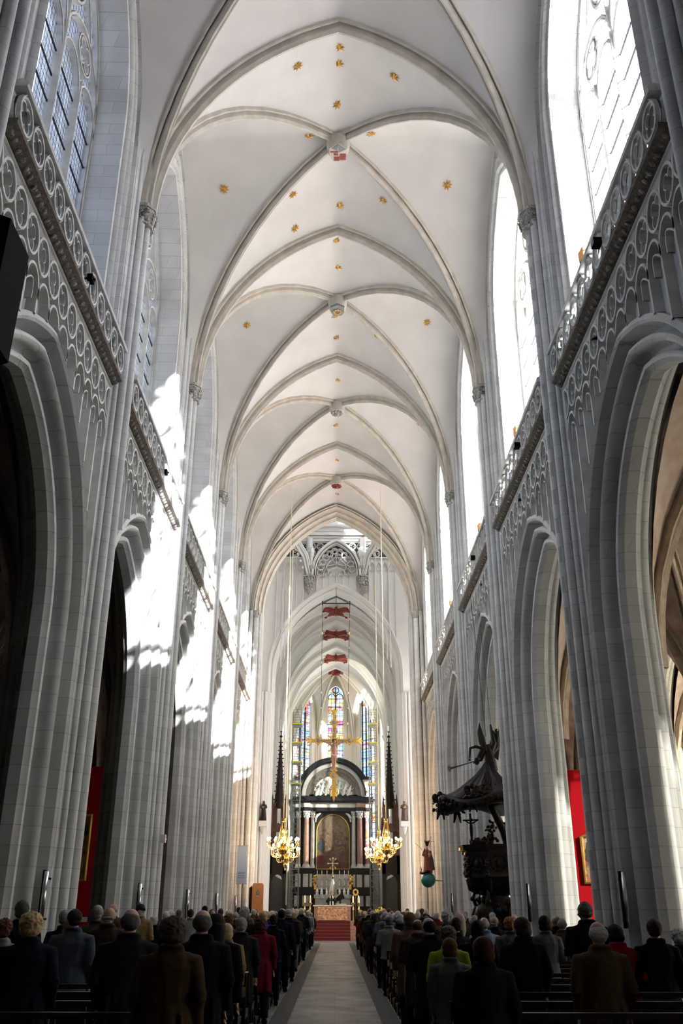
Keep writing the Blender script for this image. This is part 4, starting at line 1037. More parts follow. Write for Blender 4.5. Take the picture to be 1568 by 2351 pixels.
# painting with gilt frame
p = empty('altar_painting', (-.2, AY+.4, 5.25), 0, 'tall arched oil painting in a gilt frame above the high altar', 'painting')
M['paint1'] = painting_mat('oil_painting_warm', [(.02,.015,.013),(.045,.03,.02),(.09,.055,.03),(.17,.115,.07),(.04,.045,.06),(.08,.03,.015)], 1.5, 2.3, top=(.09,.075,.05), bottom=(.03,.01,.008), z0=0, z1=4.9)
arc = [(-1.58,0),(1.58,0),(1.58,3.3)] + [(1.58*math.cos(PI*i/20), 3.3+1.6*math.sin(PI*i/20)) for i in range(1,20)] + [(-1.58,3.3)]
mb = MB(); mb.prism(arc, -.02, .05, 'y'); mb.build('canvas', M['paint1'], p)
mb = MB(); pts = [(x,-.06,z) for x,z in arc]; mb.tube(pts, .065, 6, closed=True); mb.build('gilt_frame', M['gold'], p, 50)
def blob(name, m, pos, r_, par, q=None):
    mb = MB(); mb.ball(pos, r_, 12, 8, q); return mb.build(name, m, par, 180)
# (soft painted patches, thin on the canvas)
for nm, c, x, z, w_, h in (('painted_patch',(.12,.014,.010),-1.1,.75,.42,.55),('painted_patch',(.11,.055,.02),1.05,1.0,.42,.8),('painted_patch',(.035,.045,.065),-1.15,2.1,.4,.5),('painted_patch',(.13,.095,.065),.05,2.6,.7,.5),('painted_patch',(.16,.13,.08),.1,3.9,.5,.45),('painted_patch',(.10,.07,.05),-.1,1.1,.45,.3)):
    mb = MB(); n = 28; rnd = random.Random(int(x*100)+7)
    mb.poly([(x+w_*math.cos(2*PI*i/n)*rnd.uniform(.75,1.1), -.03, z+h*math.sin(2*PI*i/n)*rnd.uniform(.75,1.1)) for i in range(n)])
    mb.build(nm, mat('oil_colour', c, .5, var=.6, scale=5), p)
# high altar table, gradine, candlesticks
h = empty('high_altar_table', (-.2, 89.6, 0), 0, 'white marble high altar table with black base below the painting', 'altar')
for nm, m, bx in (('marble_front','wmarble',(-1.6,1.6,-.4,.5,.15,2.7)),('table_slab','relief',(-1.7,1.7,-.5,.55,2.7,3.0)),('gradine','wmarble',(-1.45,1.45,.35,.6,3.45,4.75)),('black_step','black',(-1.75,1.75,.3,.7,3.0,3.45))):
    mb = MB(); mb.box(*bx); mb.build(nm, M[m], h)
t2 = empty('tabernacle', (-.2, 89.42, 3.0), 0, 'silvered dome tabernacle at the centre of the high altar', 'tabernacle')
mb = MB(); mb.lathe([(.42,0),(.40,.3),(.36,.7),(.26,1.0),(.12,1.25),(.10,1.35)], (0,0,0), 16); mb.build('dome', M['silver'], t2, 50)
mb = MB(); mb.ball((0,0,1.5), .16, 10, 8); mb.lathe([(.04,1.6),(.1,1.75),(.03,1.9),(.03,2.3)], (0,0,0), 8); mb.build('finial', M['brass'], t2, 50)
def candlestick_meshes():
    a = MB(); a.lathe([(.17,.0),(.17,.05),(.14,.12),(.16,.3),(.10,.42),(.05,.55),(.05,.7),(.09,.78),(.05,.86),(.04,1.2),(.03,1.25),(.10,1.34),(.11,1.37)], (0,0,0), 12)
    b = MB(); b.lathe([(.035,1.37),(.035,2.05),(.005,2.08)], (0,0,0), 8)
    am, bm = a.mesh('silver_stem'), b.mesh('tall_candle'); am.materials.append(M['silver']); bm.materials.append(M['wax'])
    for q in (am, bm): q.polygons.foreach_set('use_smooth', [True]*len(q.polygons))
    return am, bm
CSA, CSB = candlestick_meshes()
for i, x in enumerate((-1.63,-1.21,-.74,.42,.87,1.23)):
    c = empty('altar_candlestick', (x, 89.62, 3.0), 0, 'tall silver candlestick with slim unlit candle on high altar, %s from left' % ORD[i], 'candlestick', 'silver candlesticks on the high altar')
    link('silver_stem', CSA, c); link('tall_candle', CSB, c)
g = empty('altar_cross', (-.2, 89.4, 5.05), 0, 'gilded star-shaped cross with silver arms before the painting', 'cross')
mb = MB()
for a in (PI*.32, PI*.68, -PI*.32, -PI*.68):
    mb.prism([(.05*math.cos(a+1.5),.6+.05*math.sin(a+1.5)),(.5*math.cos(a-.16),.6+.5*math.sin(a-.16)),(.56*math.cos(a),.6+.56*math.sin(a)),(.5*math.cos(a+.16),.6+.5*math.sin(a+.16)),(.05*math.cos(a-1.5),.6+.05*math.sin(a-1.5))], -.04, .04, 'y')
mb.build('gilt_rays', M['gold'], g)
mb = MB(); mb.tube([(-.42,0,.6),(.42,0,.6)], .06, 8); mb.tube([(0,0,-.9),(0,0,1.05)], .05, 8)
for p_ in ((-.42,.6),(.42,.6),(0,1.05)): mb.ball((p_[0],0,p_[1]), .09, 8, 6)
mb.build('silver_cross', M['silver'], g, 50)
for sg, x in ((-1,-1.78),(1,1.38)):
    g = empty('gilded_reliquary', (x, 90.2, 3.45), 0, 'gilded scrollwork ornament %s of the high altar' % SIDE[sg], 'ornament', 'gilded side ornaments')
    mb = MB()
    for i in range(9): a = PI*2*i/9; mb.ball((.24*math.cos(a),0,.75+.42*math.sin(a)), (.12,.07,.13), 8, 6)
    mb.ball((0,0,.75), (.2,.12,.3), 10, 8); mb.box(-.15,.15,-.1,.1,0,.35); mb.build('gilt_scrolls', M['gold'], g, 50)
    mb = MB(); mb.tube([(-sg*.35,-.05,0),(-sg*.15,-.08,.4),(-sg*.05,-.08,.9),(-sg*.2,-.05,1.3)], .05, 8); mb.build('grey_scroll', M['wmarble'], g, 50)

# ================================================================== crossing altar, steps, candles
s = empty('altar_steps', (-.15, 61.7, 0), 0, 'marble steps under a red carpet up to the crossing altar', 'steps')
mb = MB(); cp = MB()
for i in range(6):
    z = 1.1*(i+1)/6; y = -.1+.30*i
    mb.box(-1.55-.02*(5-i), 1.6+.02*(5-i), y, 3.4, z-.185, z); cp.box(-1.12,1.12, y-.012, y+.33, z-.185, z+.012)
mb.build('marble_steps', M['redmarble'], s); cp.build('red_carpet', mat('deep_red_carpet', (.075,.003,.006), .95, var=.3, scale=30), s)
mb = MB()
for i in range(6): z = 1.1*(i+1)/6; y = -.1+.30*i; mb.tube([(-1.13,y-.02,z-.17),(1.13,y-.02,z-.17)], .012, 6)
mb.build('stair_rods', mat('dull_red_trim', (.22,.015,.012), .5), s)
a = empty('crossing_altar', (-.15, 63.6, 1.1), 0, 'carved reddish marble altar block at the top of the red steps', 'altar')
mb = MB(); mb.box(-1.17,1.17,-.45,.45,0,.86); mb.build('altar_block', M['redmarble'], a)
mb = MB(); mb.box(-1.25,1.25,-.5,.5,.86,.94); mb.build('altar_top', M['wmarble'], a)
M['copper'] = mat('carved_copper_relief', (.62,.42,.28), .35, scale=9, col2=(.25,.12,.06), bump=.6)
mb = MB(); mb.box(-.95,.95,-.49,-.45,.04,.82)
rnd = random.Random(2)
for sg in (-1,1):
    for k in range(5):
        cx, cz, rr = sg*(.15+.17*k), .42+.12*math.sin(k*1.7), .15-.012*k
        mb.tube([(cx+rr*(1-i/22)*math.cos(i*.55)*sg, -.50, cz+rr*(1-i/22)*math.sin(i*.55)) for i in range(20)], .017, 5)
    for k in range(9): mb.ball((sg*(.08+.1*k), -.5, .14+.06*(k%2)), (.05,.02,.03), 6, 4)
mb.tube([(-.92,-.5,.78),(.92,-.5,.78)], .02, 5); mb.tube([(-.92,-.5,.07),(.92,-.5,.07)], .02, 5)
mb.build('scroll_relief', M['copper'], a, 60)
mb = MB(); mb.lathe([(.02,0),(.26,.0),(.33,.06),(.30,.075),(.02,.03)], (0,0,0), 20); tag(mb.build('altar_dish', mat('white_porcelain', (.8,.78,.72), .3), None, 50, (.42, 63.45, 2.04)), 'pale oval dish lying on the crossing altar', 'dish')
def big_candle(x, y, z0, lab):
    c = empty('standing_candlestick', (x, y, z0), 0, lab, 'candlestick', 'lit candles beside the crossing altar')
    mb = MB(); H = 2.17 - z0
    mb.lathe([(.17,0),(.18,.04),(.08,.14),(.05,.25),(.09,.32),(.045,.4),(.04,H-.45),(.075,H-.38),(.04,H-.3),(.05,H-.15),(.11,H-.04),(.12,H)], (0,0,0), 14); mb.build('brass_stem', M['brass'], c, 50)
    mb = MB(); mb.lathe([(.055,H),(.055,H+.33),(.01,H+.34)], (0,0,0), 12); mb.build('thick_candle', M['wax'], c, 50)
    mb = MB(); mb.lathe([(.004,H+.33),(.018,H+.36),(.012,H+.40),(.002,H+.44)], (0,0,0), 8); mb.build('flame', M['flame'], c, 50)
for i, (x, y) in enumerate(((-1.93,63.2),(-1.58,63.2),(1.17,63.2),(1.53,63.2))): big_candle(x, y, .37 if abs(x+.15) > 1.6 else 1.1*0+.93, 'brass candlestick with lit thick candle, %s from left by altar' % ORD[i]) if False else big_candle(x, y, .0, 'brass candlestick with lit thick candle by the crossing altar, %s from left' % ORD[i])
c = empty('processional_staff', (1.37, 65.0, 0), 0, 'thin pole with round pierced gilt head right of the crossing altar', 'staff')
mb = MB(); mb.tube([(0,0,0),(0,0,2.6)], .02, 8); mb.lathe([(.14,0),(.14,.04),(.03,.12)], (0,0,0), 10); mb.build('pole', M['oakred'], c, 50)
mb = MB(); mb.tube([(.17*math.cos(i*PI/10),0,2.82+.2*math.sin(i*PI/10)) for i in range(20)], .03, 6, closed=True)
for i in range(8): mb.ball((.12*math.cos(i*PI/4),0,2.82+.14*math.sin(i*PI/4)), .045, 6, 4)
mb.build('gilt_head', M['brass'], c, 50)
# flowers to the right
f = empty('flower_arrangement', (2.75, 60.5, 0), 0, 'yellow flower bouquet on a dark stand right of the altar steps', 'flowers')
mb = MB(); mb.lathe([(.25,0),(.2,.1),(.06,.3),(.05,1.0),(.22,1.15),(.28,1.3)], (0,0,0), 12); mb.build('dark_stand', M['oak'], f, 50)
mb = MB(); rnd = random.Random(4)
for _ in range(60):
    a = rnd.uniform(0,2*PI); u = rnd.random()**.5; mb.ball((.42*u*math.cos(a), .3*u*math.sin(a), 1.5+.38*(1-u*u)*rnd.uniform(.3,1.1)), rnd.uniform(.03,.055), 6, 4)
tag(mb.build('yellow_blossoms', mat('yellow_petals', (.60,.50,.03), .7, var=.4, scale=20), f, 60), kind='stuff')
mb = MB()
for _ in range(50):
    a = rnd.uniform(0,2*PI); u = rnd.random()**.5; mb.ball((.48*u*math.cos(a), .34*u*math.sin(a), 1.38+.3*(1-u*u)*rnd.random()), (.05,.02,.09), 5, 4)
tag(mb.build('green_leaves', mat('dark_leaves', (.04,.07,.015), .7), f, 60), kind='stuff')

# ================================================================== hanging crucifix
x0, y0, z0 = -.10, 62.0, 12.2
c = empty('hanging_crucifix', (x0, y0, z0), 0, 'large gilded ornate crucifix hanging on cables in the crossing', 'crucifix')
mb = MB(); mb.box(-.12,.12,-.06,.06,-2.6,1.5); mb.box(-1.55,1.55,-.06,.06,-.11,.11); mb.box(-.1,.1,-.05,.05,1.4,1.8); mb.box(-.1,.1,-.05,.05,-3.2,-2.5)
def leafend(mb, cx, cz, dx, dz, L=.5, w_=.17):
    nx, nz = -dz, dx
    for k in (-1,0,1):
        mb.tube([(cx,0,cz),(cx+dx*L*.5+nx*k*.12,0,cz+dz*L*.5+nz*k*.12),(cx+dx*L*(1-.35*abs(k))+nx*k*w_*1.4,0,cz+dz*L*(1-.35*abs(k))+nz*k*w_*1.4)], [.09,.075,.01], 6)
    mb.tube([(cx+nx*.1,0,cz+nz*.1),(cx+dx*.12+nx*.28,0,cz+dz*.12+nz*.28),(cx+dx*.32+nx*.30,0,cz+dz*.32+nz*.30)], .035, 5); mb.tube([(cx-nx*.1,0,cz-nz*.1),(cx+dx*.12-nx*.28,0,cz+dz*.12-nz*.28),(cx+dx*.32-nx*.30,0,cz+dz*.32-nz*.30)], .035, 5)
leafend(mb, -1.5, 0, -1, 0, .52); leafend(mb, 1.5, 0, 1, 0, .52); leafend(mb, 0, 1.75, 0, 1, .55)
leafend(mb, 0, -3.1, 0, -1, .82, .15); mb.prism([(-.1,-2.5),(.1,-2.5),(.15,-3.1),(.06,-3.8),(0,-3.95),(-.06,-3.8),(-.15,-3.1)], -.07, .07, 'y')
for cx, cz in ((-1.05,0),(1.05,0),(0,1.2),(0,-2.3)):
    mb.prism([(cx+.27*math.cos(i*PI/4)*(1.25 if i%2==0 else .8), cz+.27*math.sin(i*PI/4)*(1.25 if i%2==0 else .8)) for i in range(8)], -.09, .07, 'y')
for i in range(9):
    z = -.5-.24*i
    for sg in (-1,1): mb.tube([(sg*.1,0,z),(sg*.25,0,z-.03)], [.06,.01], 5)
for i in range(4):
    for sg in (-1,1):
        for s2 in (-1,1): mb.tube([(sg*(.35+.15*i),0,s2*.1),(sg*(.38+.15*i),0,s2*.24)], [.05,.01], 5)
mb.build('gilt_cross', M['gold'], c, 40)
mb = MB()
for cx, cz in ((-1.05,0),(1.05,0),(0,1.2),(0,-2.3)): mb.ball((cx,-.1,cz), (.13,.05,.13), 10, 6)
mb.box(-.035,.035,-.075,-.06,.2,.95); mb.box(-.03,.03,-.075,-.06,-2.1,-1.7); mb.box(-.75,-.3,-.075,-.06,-.03,.03); mb.box(.3,.75,-.075,-.06,-.03,.03); mb.build('dark_inlays', M['shield_grey'], c, 50)
mb = MB()
for i in range(14):
    a = 2*PI*i/14 + .22
    if abs(math.sin(a)) < .25 or abs(math.cos(a)) < .2: continue
    L = .85 if i % 2 else .7; pts = [(math.cos(a)*r_ - math.sin(a)*.04*math.sin(r_*14), 0, math.sin(a)*r_ + math.cos(a)*.04*math.sin(r_*14)) for r_ in (.2,.35,.5,.65,L)]
    mb.tube(pts, [.045,.04,.03,.02,.003], 5)
mb.build('sunburst_rays', M['gold'], c, 50)
M['corpus'] = mat('painted_wood_flesh', (.32,.17,.12), .6, var=.4, scale=6)
mb = MB()
mb.tube([(0,-.16,-.30),(0,-.2,-.55),(0,-.19,-.85),(0,-.18,-1.0)], [.13,.165,.125,.14], 10, sq=1.15)
mb.tube([(0,-.17,-.35),(0,-.2,-.2)], [.07,.06], 8); mb.ball((.03,-.24,-.08), (.095,.105,.13), 10, 8)
for sg in (-1,1):
    mb.tube([(sg*.14,-.17,-.36),(sg*.4,-.15,-.18),(sg*.62,-.12,-.08),(sg*.80,-.10,-.02)], [.065,.055,.045,.03], 8); mb.ball((sg*.86,-.1,.0), (.06,.03,.045), 8, 6)
    mb.tube([(sg*.07,-.18,-1.0),(sg*.075,-.26,-1.35),(sg*.03,-.18,-1.75),(sg*.02,-.16,-1.85)], [.095,.08,.05,.035], 8); mb.tube([(sg*.02,-.16,-1.85),(sg*.02,-.22,-2.0)], [.04,.03], 6)
mb.build('crucified_figure', M['corpus'], c, 70)
mb = MB(); mb.tube([(-.17,-.2,-.92),(0,-.24,-.98),(.18,-.2,-.94)], .085, 8); mb.tube([(.16,-.22,-.95),(.2,-.22,-1.2)], [.07,.03], 6); mb.build('loincloth', M['wmarble'], c, 60)
mb = MB(); mb.ball((.03,-.20,-.05), (.115,.105,.12), 10, 8); mb.build('dark_hair', M['oak'], c, 60)
hb = empty('hanging_bar', (0, 62, 21.9), 0, 'dark iron bar and two beaded cables holding the crucifix', 'bar')
mb = MB(); mb.tube([(-1.0,0,0),(1.0,0,0)], .05, 8); mb.tube([(0,0,0),(0,0,.6),(0,3.3,2.35)], .02, 6)
for sg in (-1,1): mb.tube([(sg*.98,0,-.15),(sg*.98,0,.2)], .035, 6); mb.tube([(sg*.9,0,0),(0,0,.55)], .018, 5)
mb.build('iron_bar', M['iron'], hb)
for sg in (-1,1):
    mb = MB(); mb.tube([(sg*.98,0,-.1),(x0+sg*.9,0,z0-21.9+.1)], .018, 5); mb.build('cable', M['iron'], hb)
    mb = MB()
    for k in range(8): u = (k+1)/9; mb.ball((sg*.98*(1-u)+(x0+sg*.9)*u, 0, -.1+u*(z0-21.7)), (.055,.055,.10) if k % 2 else (.035,.035,.05), 8, 6)
    mb.build('brass_beads', M['brass'], hb, 60)

# ================================================================== chandeliers
M['bulb'] = mat('glowing_bulb', (1,.9,.7), .5, emit=(1.0,.78,.45), es=38)
def chandelier(x, y, z, lab):
    c = empty('brass_chandelier', (x, y, z), 0, lab, 'chandelier', 'brass chandeliers in the crossing')
    mb = MB(); mb.lathe([(.01,-1.0),(.05,-.95),(.03,-.85),(.09,-.78),(.12,-.65),(.06,-.58),(.22,-.45),(.27,-.32),(.15,-.2),(.30,-.08),(.33,.02),(.2,.1),(.12,.2),(.18,.32),(.13,.45),(.05,.55),(.09,.65),(.03,.75)], (0,0,0), 18); mb.build('brass_body', M['brass'], c, 50)
    for lvl, n, rr, zz in ((0,12,.82,-.02),(1,8,.55,-.30)):
        for i in range(n):
            a = 2*PI*(i+.5*lvl)/n + .1; ca, sa = math.cos(a), math.sin(a)
            mb = MB(); pts = [(.2,-.05),(.38,-.22),(.58,-.26),(.76,-.18),(.85,-.04),(.82,.06)] if lvl == 0 else [(.12,-.1),(.25,-.22),(.4,-.24),(.52,-.14),(.55,.02)]
            mb.tube([(r_*ca, r_*sa, zz+q) for r_, q in pts], .018, 6); rf, zf = pts[-1]
            mb.lathe([(.01,zf),(.055,zf+.02),(.06,zf+.04)], (rf*ca, rf*sa, zz), 8); mb.tube([(.35*ca,.35*sa,zz-.2),(.45*ca,.45*sa,zz-.08),(.38*ca,.38*sa,zz-.05)], .012, 5)
            arm = mb.build('arm', M['brass'], c, 50)
            mb = MB(); mb.tube([(rf*ca,rf*sa,zz+zf+.04),(rf*ca,rf*sa,zz+zf+.13)], .018, 6); mb.build('candle_sleeve', M['wax'], arm, 50)
            mb = MB(); mb.ball((rf*ca, rf*sa, zz+zf+.19), (.05,.05,.075), 8, 6); mb.build('bulb', M['bulb'], arm, 60)
    mb = MB()
    for i in range(6): a = 2*PI*i/6; mb.tube([(.28*math.cos(a), .28*math.sin(a), .05), (.06*math.cos(a), .06*math.sin(a), 1.15)], .015, 5)
    mb.lathe([(.06,1.1),(.12,1.12),(.1,1.2),(.13,1.28),(.05,1.3)], (0,0,0), 10); mb.build('chain_crown', M['brass'], c, 50)
    mb = MB(); mb.tube([(0,0,1.25),(0,0,(26.45 if y < 55 else 36.45)-z)], .028, 6); mb.build('rope', M['wax'], c)
    d = bpy.data.lights.new('bulb_glow', 'POINT'); d.energy = 420; d.color = (1,.60,.30); d.shadow_soft_size = .5
    o = bpy.data.objects.new('bulb_glow', d); C.objects.link(o); o.parent = c; o.location = (0,0,.45)
    return c
for sg, x in ((-1,-2.80),(1,2.75)):
    chandelier(x, 51.5, 5.02, 'lit brass chandelier on a long rope, nearer one %s of the aisle' % SIDE[sg])
    chandelier(-2.95 if sg < 0 else 2.62, 57.2, 4.85, 'lit brass chandelier on a rope, farther one %s of the aisle' % SIDE[sg])

# ================================================================== choir stalls with spires
for sg, xs in ((-1,-4.05),(1,3.95)):
    c = empty('choir_stall_canopy', (xs, 68.2, .15), 0, 'dark carved oak stall canopy with crocketed spire, %s side of choir' % SIDE[sg], 'choir stall', 'choir stall canopies')
    mb = MB()
    mb.box(-.62,-.40,-.3,.3,0,5.2); mb.box(.40,.62,-.3,.3,0,5.2); mb.box(-.62,.62,-.3,.3,0,1.2); mb.box(-.62,.62,-.3,.3,3.9,5.2)
    mb.prism([(-.40,3.9),(.40,3.9),(.40,3.4),(.28,3.75),(0,3.88),(-.28,3.75),(-.40,3.4)], -.25, .25, 'y')
    for k in range(3): mb.box(-.7-.1*k, -.55, -.3, .3, .0, 1.9-.35*k); mb.box(.55, .7+.1*k, -.3, .3, .0, 1.9-.35*k)
    mb.build('carved_stall', M['oak'], c)
    mb = MB()
    for (w_, za, zb) in ((.60,5.2,6.8),(.48,6.8,8.4)):
        for sx in (-1,1):
            for sy in (-1,1): mb.box(sx*w_-.09, sx*w_+.09, sy*.25-.09, sy*.25+.09, za, zb); mb.tube([(sx*w_,sy*.25,zb),(sx*w_,sy*.25,zb+.9)], [.09,.005], 4)
        mb.box(-w_-.08,w_+.08,-.33,.33,za-.1,za+.1); mb.box(-w_*.35-.05,-w_*.35+.05,-.1,.1,za,zb); mb.box(w_*.35-.05,w_*.35+.05,-.1,.1,za,zb)
        mb.prism([(-w_,zb),(0,zb+.5),(w_,zb),(w_,zb-.25),(0,zb+.1),(-w_,zb-.25)], -.3, .3, 'y')
        mb.box(-w_+.05,-w_*.35,-.04,.04,za,zb); mb.box(w_*.35,w_-.05,-.04,.04,za,zb)
    mb.build('open_tabernacle', M['oakred'], c)
    mb = MB(); mb.tube([(0,0,8.3),(0,0,9.3),(0,0,13.4)], [.42,.30,.03], 8)
    for k in range(15):
        z = 8.9+.29*k; r_ = .36*(1-(z-8.5)/5.2)
        for i in range(4): a = PI/4*(k%2)+i*PI/2; mb.ball(((r_+.06)*math.cos(a), (r_+.06)*math.sin(a), z), (.06,.06,.05), 6, 4)
    mb.lathe([(.03,13.3),(.14,13.4),(.03,13.5),(.03,13.7),(.1,13.75),(.02,13.8)], (0,0,0), 6)
    mb.build('crocketed_spire', M['oak'], c, 40)
    mb = MB(); mb.box(sg*.3-.9,sg*.3+.5 if sg<0 else sg*.3+.9,.4,12,0,1.3); mb.box(sg*.6-.2,sg*.6+.2,.4,18,1.3,3.9); mb.build('stall_row', M['oak'], c)
# ================================================================== scaffolding in the apse
M['yellow'] = mat('yellow_toe_board', (.45,.43,.05), .7)
M['steel'] = mat('scaffold_steel', (.22,.24,.22), .5, .6)
for sg, xa, xb in ((-1,-4.15,-3.35),(1,3.25,4.05)):
    c = empty('scaffold_tower', (0, 88.6, .15), 0, 'steel scaffold tower with yellow boards, %s of the high altar' % SIDE[sg], 'scaffold', 'scaffold towers')
    mb = MB()
    for x in (xa, xb):
        for y in (0,1.4): mb.tube([(x,y,0),(x,y,20)], .035, 6)
    k = 0; z = .5
    while z < 20:
        for y in (0,1.4): mb.tube([(xa,y,z),(xb,y,z)], .022, 5)
        if k % 2 == 0:
            for x in (xa,xb): mb.tube([(x,0,z),(x,1.4,z)], .022, 5)
        if k % 4 == 0: mb.tube([(xa,0,z),(xb,0,z+2)], .018, 5); mb.tube([(xb,1.4,z),(xa,1.4,z+2)], .018, 5)
        z += .5; k += 1
    mb.build('steel_tubes', M['steel'], c, 60)
    for k, z in enumerate((12.5,14.5,16.3,18.1)):
        mb = MB(); mb.box(xa-.05,xb+.1,-.10,1.5,z-.05,z+.0); pl = mb.build('work_platform', M['steel'], c); mb = MB(); mb.box(xa-.05,xb+.1,-.13,-.10,z-.04,z+.10); mb.box(xb+.1,xb+.13,-.1,1.5,z-.04,z+.10); mb.box(xa-.08,xa-.05,-.1,1.5,z-.04,z+.10); mb.build('toe_board', M['yellow'], pl)

# ================================================================== statues on the crossing piers, the statue on a globe
def robed(mb, H, lean=0, arm=True, w_=1.0, up=None):
    """robed standing figure, base at z=0, facing -y"""
    pr = [(.17,0),(.18,.04),(.155,.25),(.14,.45),(.13,.55),(.15,.68),(.155,.76),(.13,.82),(.06,.855),(.04,.88)]
    mb.lathe([(r_*H*w_, z*H) for r_, z in pr], (0,0,0), 18, mod=lambda a,z: 1+.07*math.sin(a*7)*(1 if z < .6*H else 0))
    mb.ball((0,-.01*H,.935*H), (.052*H,.058*H,.07*H), 12, 8)
    for sg in (-1,1):
        mb.tube([(sg*.13*H*w_,0,.80*H),(sg*.17*H*w_,-.04*H,.66*H),(sg*.06*H,-.13*H,.62*H if not (up and sg == up) else .86*H)], [.045*H,.042*H,.028*H], 8); mb.ball((sg*.05*H,-.15*H,.63*H if not (up and sg == up) else .88*H), (.022*H,.03*H,.022*H), 8, 6)
for sg, x in ((-1,-4.92),(1,4.72)):
    c = empty('saint_statue', (x, EY-.42, 7.35), 0, ['dark hooded wooden saint statue on left crossing pier corbel','reddish brown wooden saint statue on right crossing pier corbel'][(sg+1)//2], 'statue', 'statues on the crossing piers')
    mm = M['oak'] if sg < 0 else M['oakred']
    mb = MB(); robed(mb, 1.22, w_=1.05); mb.box(-.22,.22,-.18,.18,-.06,.0); mb.build('robed_figure', mm, c, 60)
    mb = MB(); mb.ball((0,.02,1.14), (.085,.085,.12), 10, 8); mb.tube([(0,.09,1.1),(0,.16,.7),(0,.17,.2)], [.09,.15,.16], 8); mb.build('hooded_cloak', mm, c, 60)
    mb = MB(); mb.ball((-.03,-.05,1.12), (.05,.05,.07), 8, 6); mb.ball((0,-.17,.82), (.07,.04,.09), 8, 6); mb.build('carved_face', mat('dull_gilt_wood', (.28,.15,.06), .6), c, 60)
    k = MB(); k.box(-.26,.26,-.22,.4,-.42,-.06); k.lathe([(.02,-.95),(.08,-.8),(.16,-.55),(.2,-.42)], (0,.05,0), 10); tag(k.build('wall_corbel', M['white'], None, 40, (x, EY-.42, 7.35)), 'pale stone corbel under the %s crossing pier statue' % SIDE[sg], 'corbel', 'statue corbels')
c = empty('globe_statue', (4.38, 45.75, 2.74), R(-25), 'painted crowned woman with child standing on teal globe, on right pier', 'statue')
mb = MB(); mb.ball((0,0,.33), .34, 24, 16); mb.build('teal_globe', mat('teal_globe', (.02,.17,.17), .3, var=.2, scale=3), c, 180)
mb = MB(); mb.tube([(.0,.0,.3),(.553,.589,.3)], .028, 8); mb.build('iron_bracket', M['rib'], c)
mb = MB(); mb.M = Matrix.Translation((0,0,.62)); robed(mb, 1.2, w_=1.0, up=-1); mb.build('red_robe', mat('red_brown_robe', (.26,.05,.025), .55, var=.5, scale=7), c, 60)
mb = MB(); mb.tube([(.02,.1,1.55),(.05,.16,1.2),(.1,.15,.75)], [.13,.19,.2], 10); mb.ball((-.1,-.05,1.45), (.1,.1,.16), 8, 6); mb.build('dark_mantle', mat('blue_grey_mantle', (.035,.045,.06), .6), c, 60)
mb = MB(); mb.ball((.14,-.12,1.42), (.07,.07,.12), 10, 8); mb.ball((.14,-.15,1.57), .055, 8, 6); mb.ball((0,-.03,1.74), (.06,.065,.085), 10, 8); mb.build('child_and_face', mat('painted_flesh', (.42,.27,.2), .6), c, 60)
mb = MB(); mb.lathe([(.06,1.80),(.07,1.86),(.12,2.02),(.11,2.02),(.06,1.88)], (0,0,0), 10, caps=False)
for i in range(6): mb.tube([(.115*math.cos(i*PI/3),.115*math.sin(i*PI/3),2.0),(.13*math.cos(i*PI/3),.13*math.sin(i*PI/3),2.1)], [.02,.004], 5)
mb.tube([(-.2,-.15,1.65),(-.48,-.35,1.95)], .01, 5); mb.tube([(.12,.0,1.75),(.2,.0,2.25)], .01, 5); mb.tube([(.02,0,2.06),(.38,0,2.0)], .008, 5); mb.build('crown_and_sceptre', M['iron'], c, 60)
mb = MB(); mb.tube([(-.26,-.15,.75),(-.3,-.22,.62),(-.15,-.3,.6),(0,-.3,.64)], [.01,.05,.06,.04], 7); mb.ball((.05,-.2,.68), (.14,.1,.07), 8, 6); mb.tube([(-.27,-.15,.76),(-.30,-.12,.9)], [.03,.005], 5); mb.build('crescent_serpent', M['oak'], c, 60)

# ================================================================== pulpit
PX_, PY_ = 5.42, 33.0
c = empty('wooden_pulpit', (PX_, PY_, 0), 0, 'dark carved oak pulpit with great draped sounding board in the right arcade', 'pulpit')
rnd = random.Random(21)
mb = MB(); oct8 = lambda r_: [(r_*math.cos(PI/8+PI/4*i), r_*math.sin(PI/8+PI/4*i)) for i in range(8)]
for z0_, z1_, r0_, r1_ in ((3.62,3.80,1.12,1.20),(3.52,3.62,1.05,1.05),(2.9,3.52,.96,1.0),(2.78,2.9,1.0,1.0),(2.5,2.78,.75,.98),(2.2,2.5,.42,.75)):
    a_ = [(r0_*math.cos(PI/8+PI/4*i), r0_*math.sin(PI/8+PI/4*i), z0_) for i in range(8)]; b_ = [(r1_*math.cos(PI/8+PI/4*i), r1_*math.sin(PI/8+PI/4*i), z1_) for i in range(8)]
    mb.grid([a_, b_], closed=True); mb.F([mb.V(p_) for p_ in reversed(a_)]); mb.F([mb.V(p_) for p_ in b_])
mb.build('pulpit_tub', M['oak'], c)
mb = MB()
for i in range(8):
    a = PI/4*i; u = Vector((math.cos(a), math.sin(a), 0)); v = Vector((-u.y,u.x,0))
    for k in range(16): b_ = 2*PI*k/16; mb.ball(u*.95+v*.24*math.cos(b_)+Vector((0,0,3.22+.24*math.sin(b_))), .045, 5, 4)
    mb.ball(u*.93+Vector((0,0,3.2)), (.1,.1,.15), 8, 6)
    a2 = a+PI/8; u2 = Vector((math.cos(a2), math.sin(a2), 0))
    for k in range(9): mb.ball(u2*(1.03-.0*k)+Vector((rnd.uniform(-.05,.05),rnd.uniform(-.05,.05),2.85+.09*k)), rnd.uniform(.05,.09), 6, 4)
    mb.tube([u2*.9+Vector((0,0,2.75)), u2*.85+Vector((0,0,2.45)), u2*.62+Vector((0,0,2.3))], [.12,.1,.06], 6)
mb.build('carved_foliage', M['oak'], c, 60)
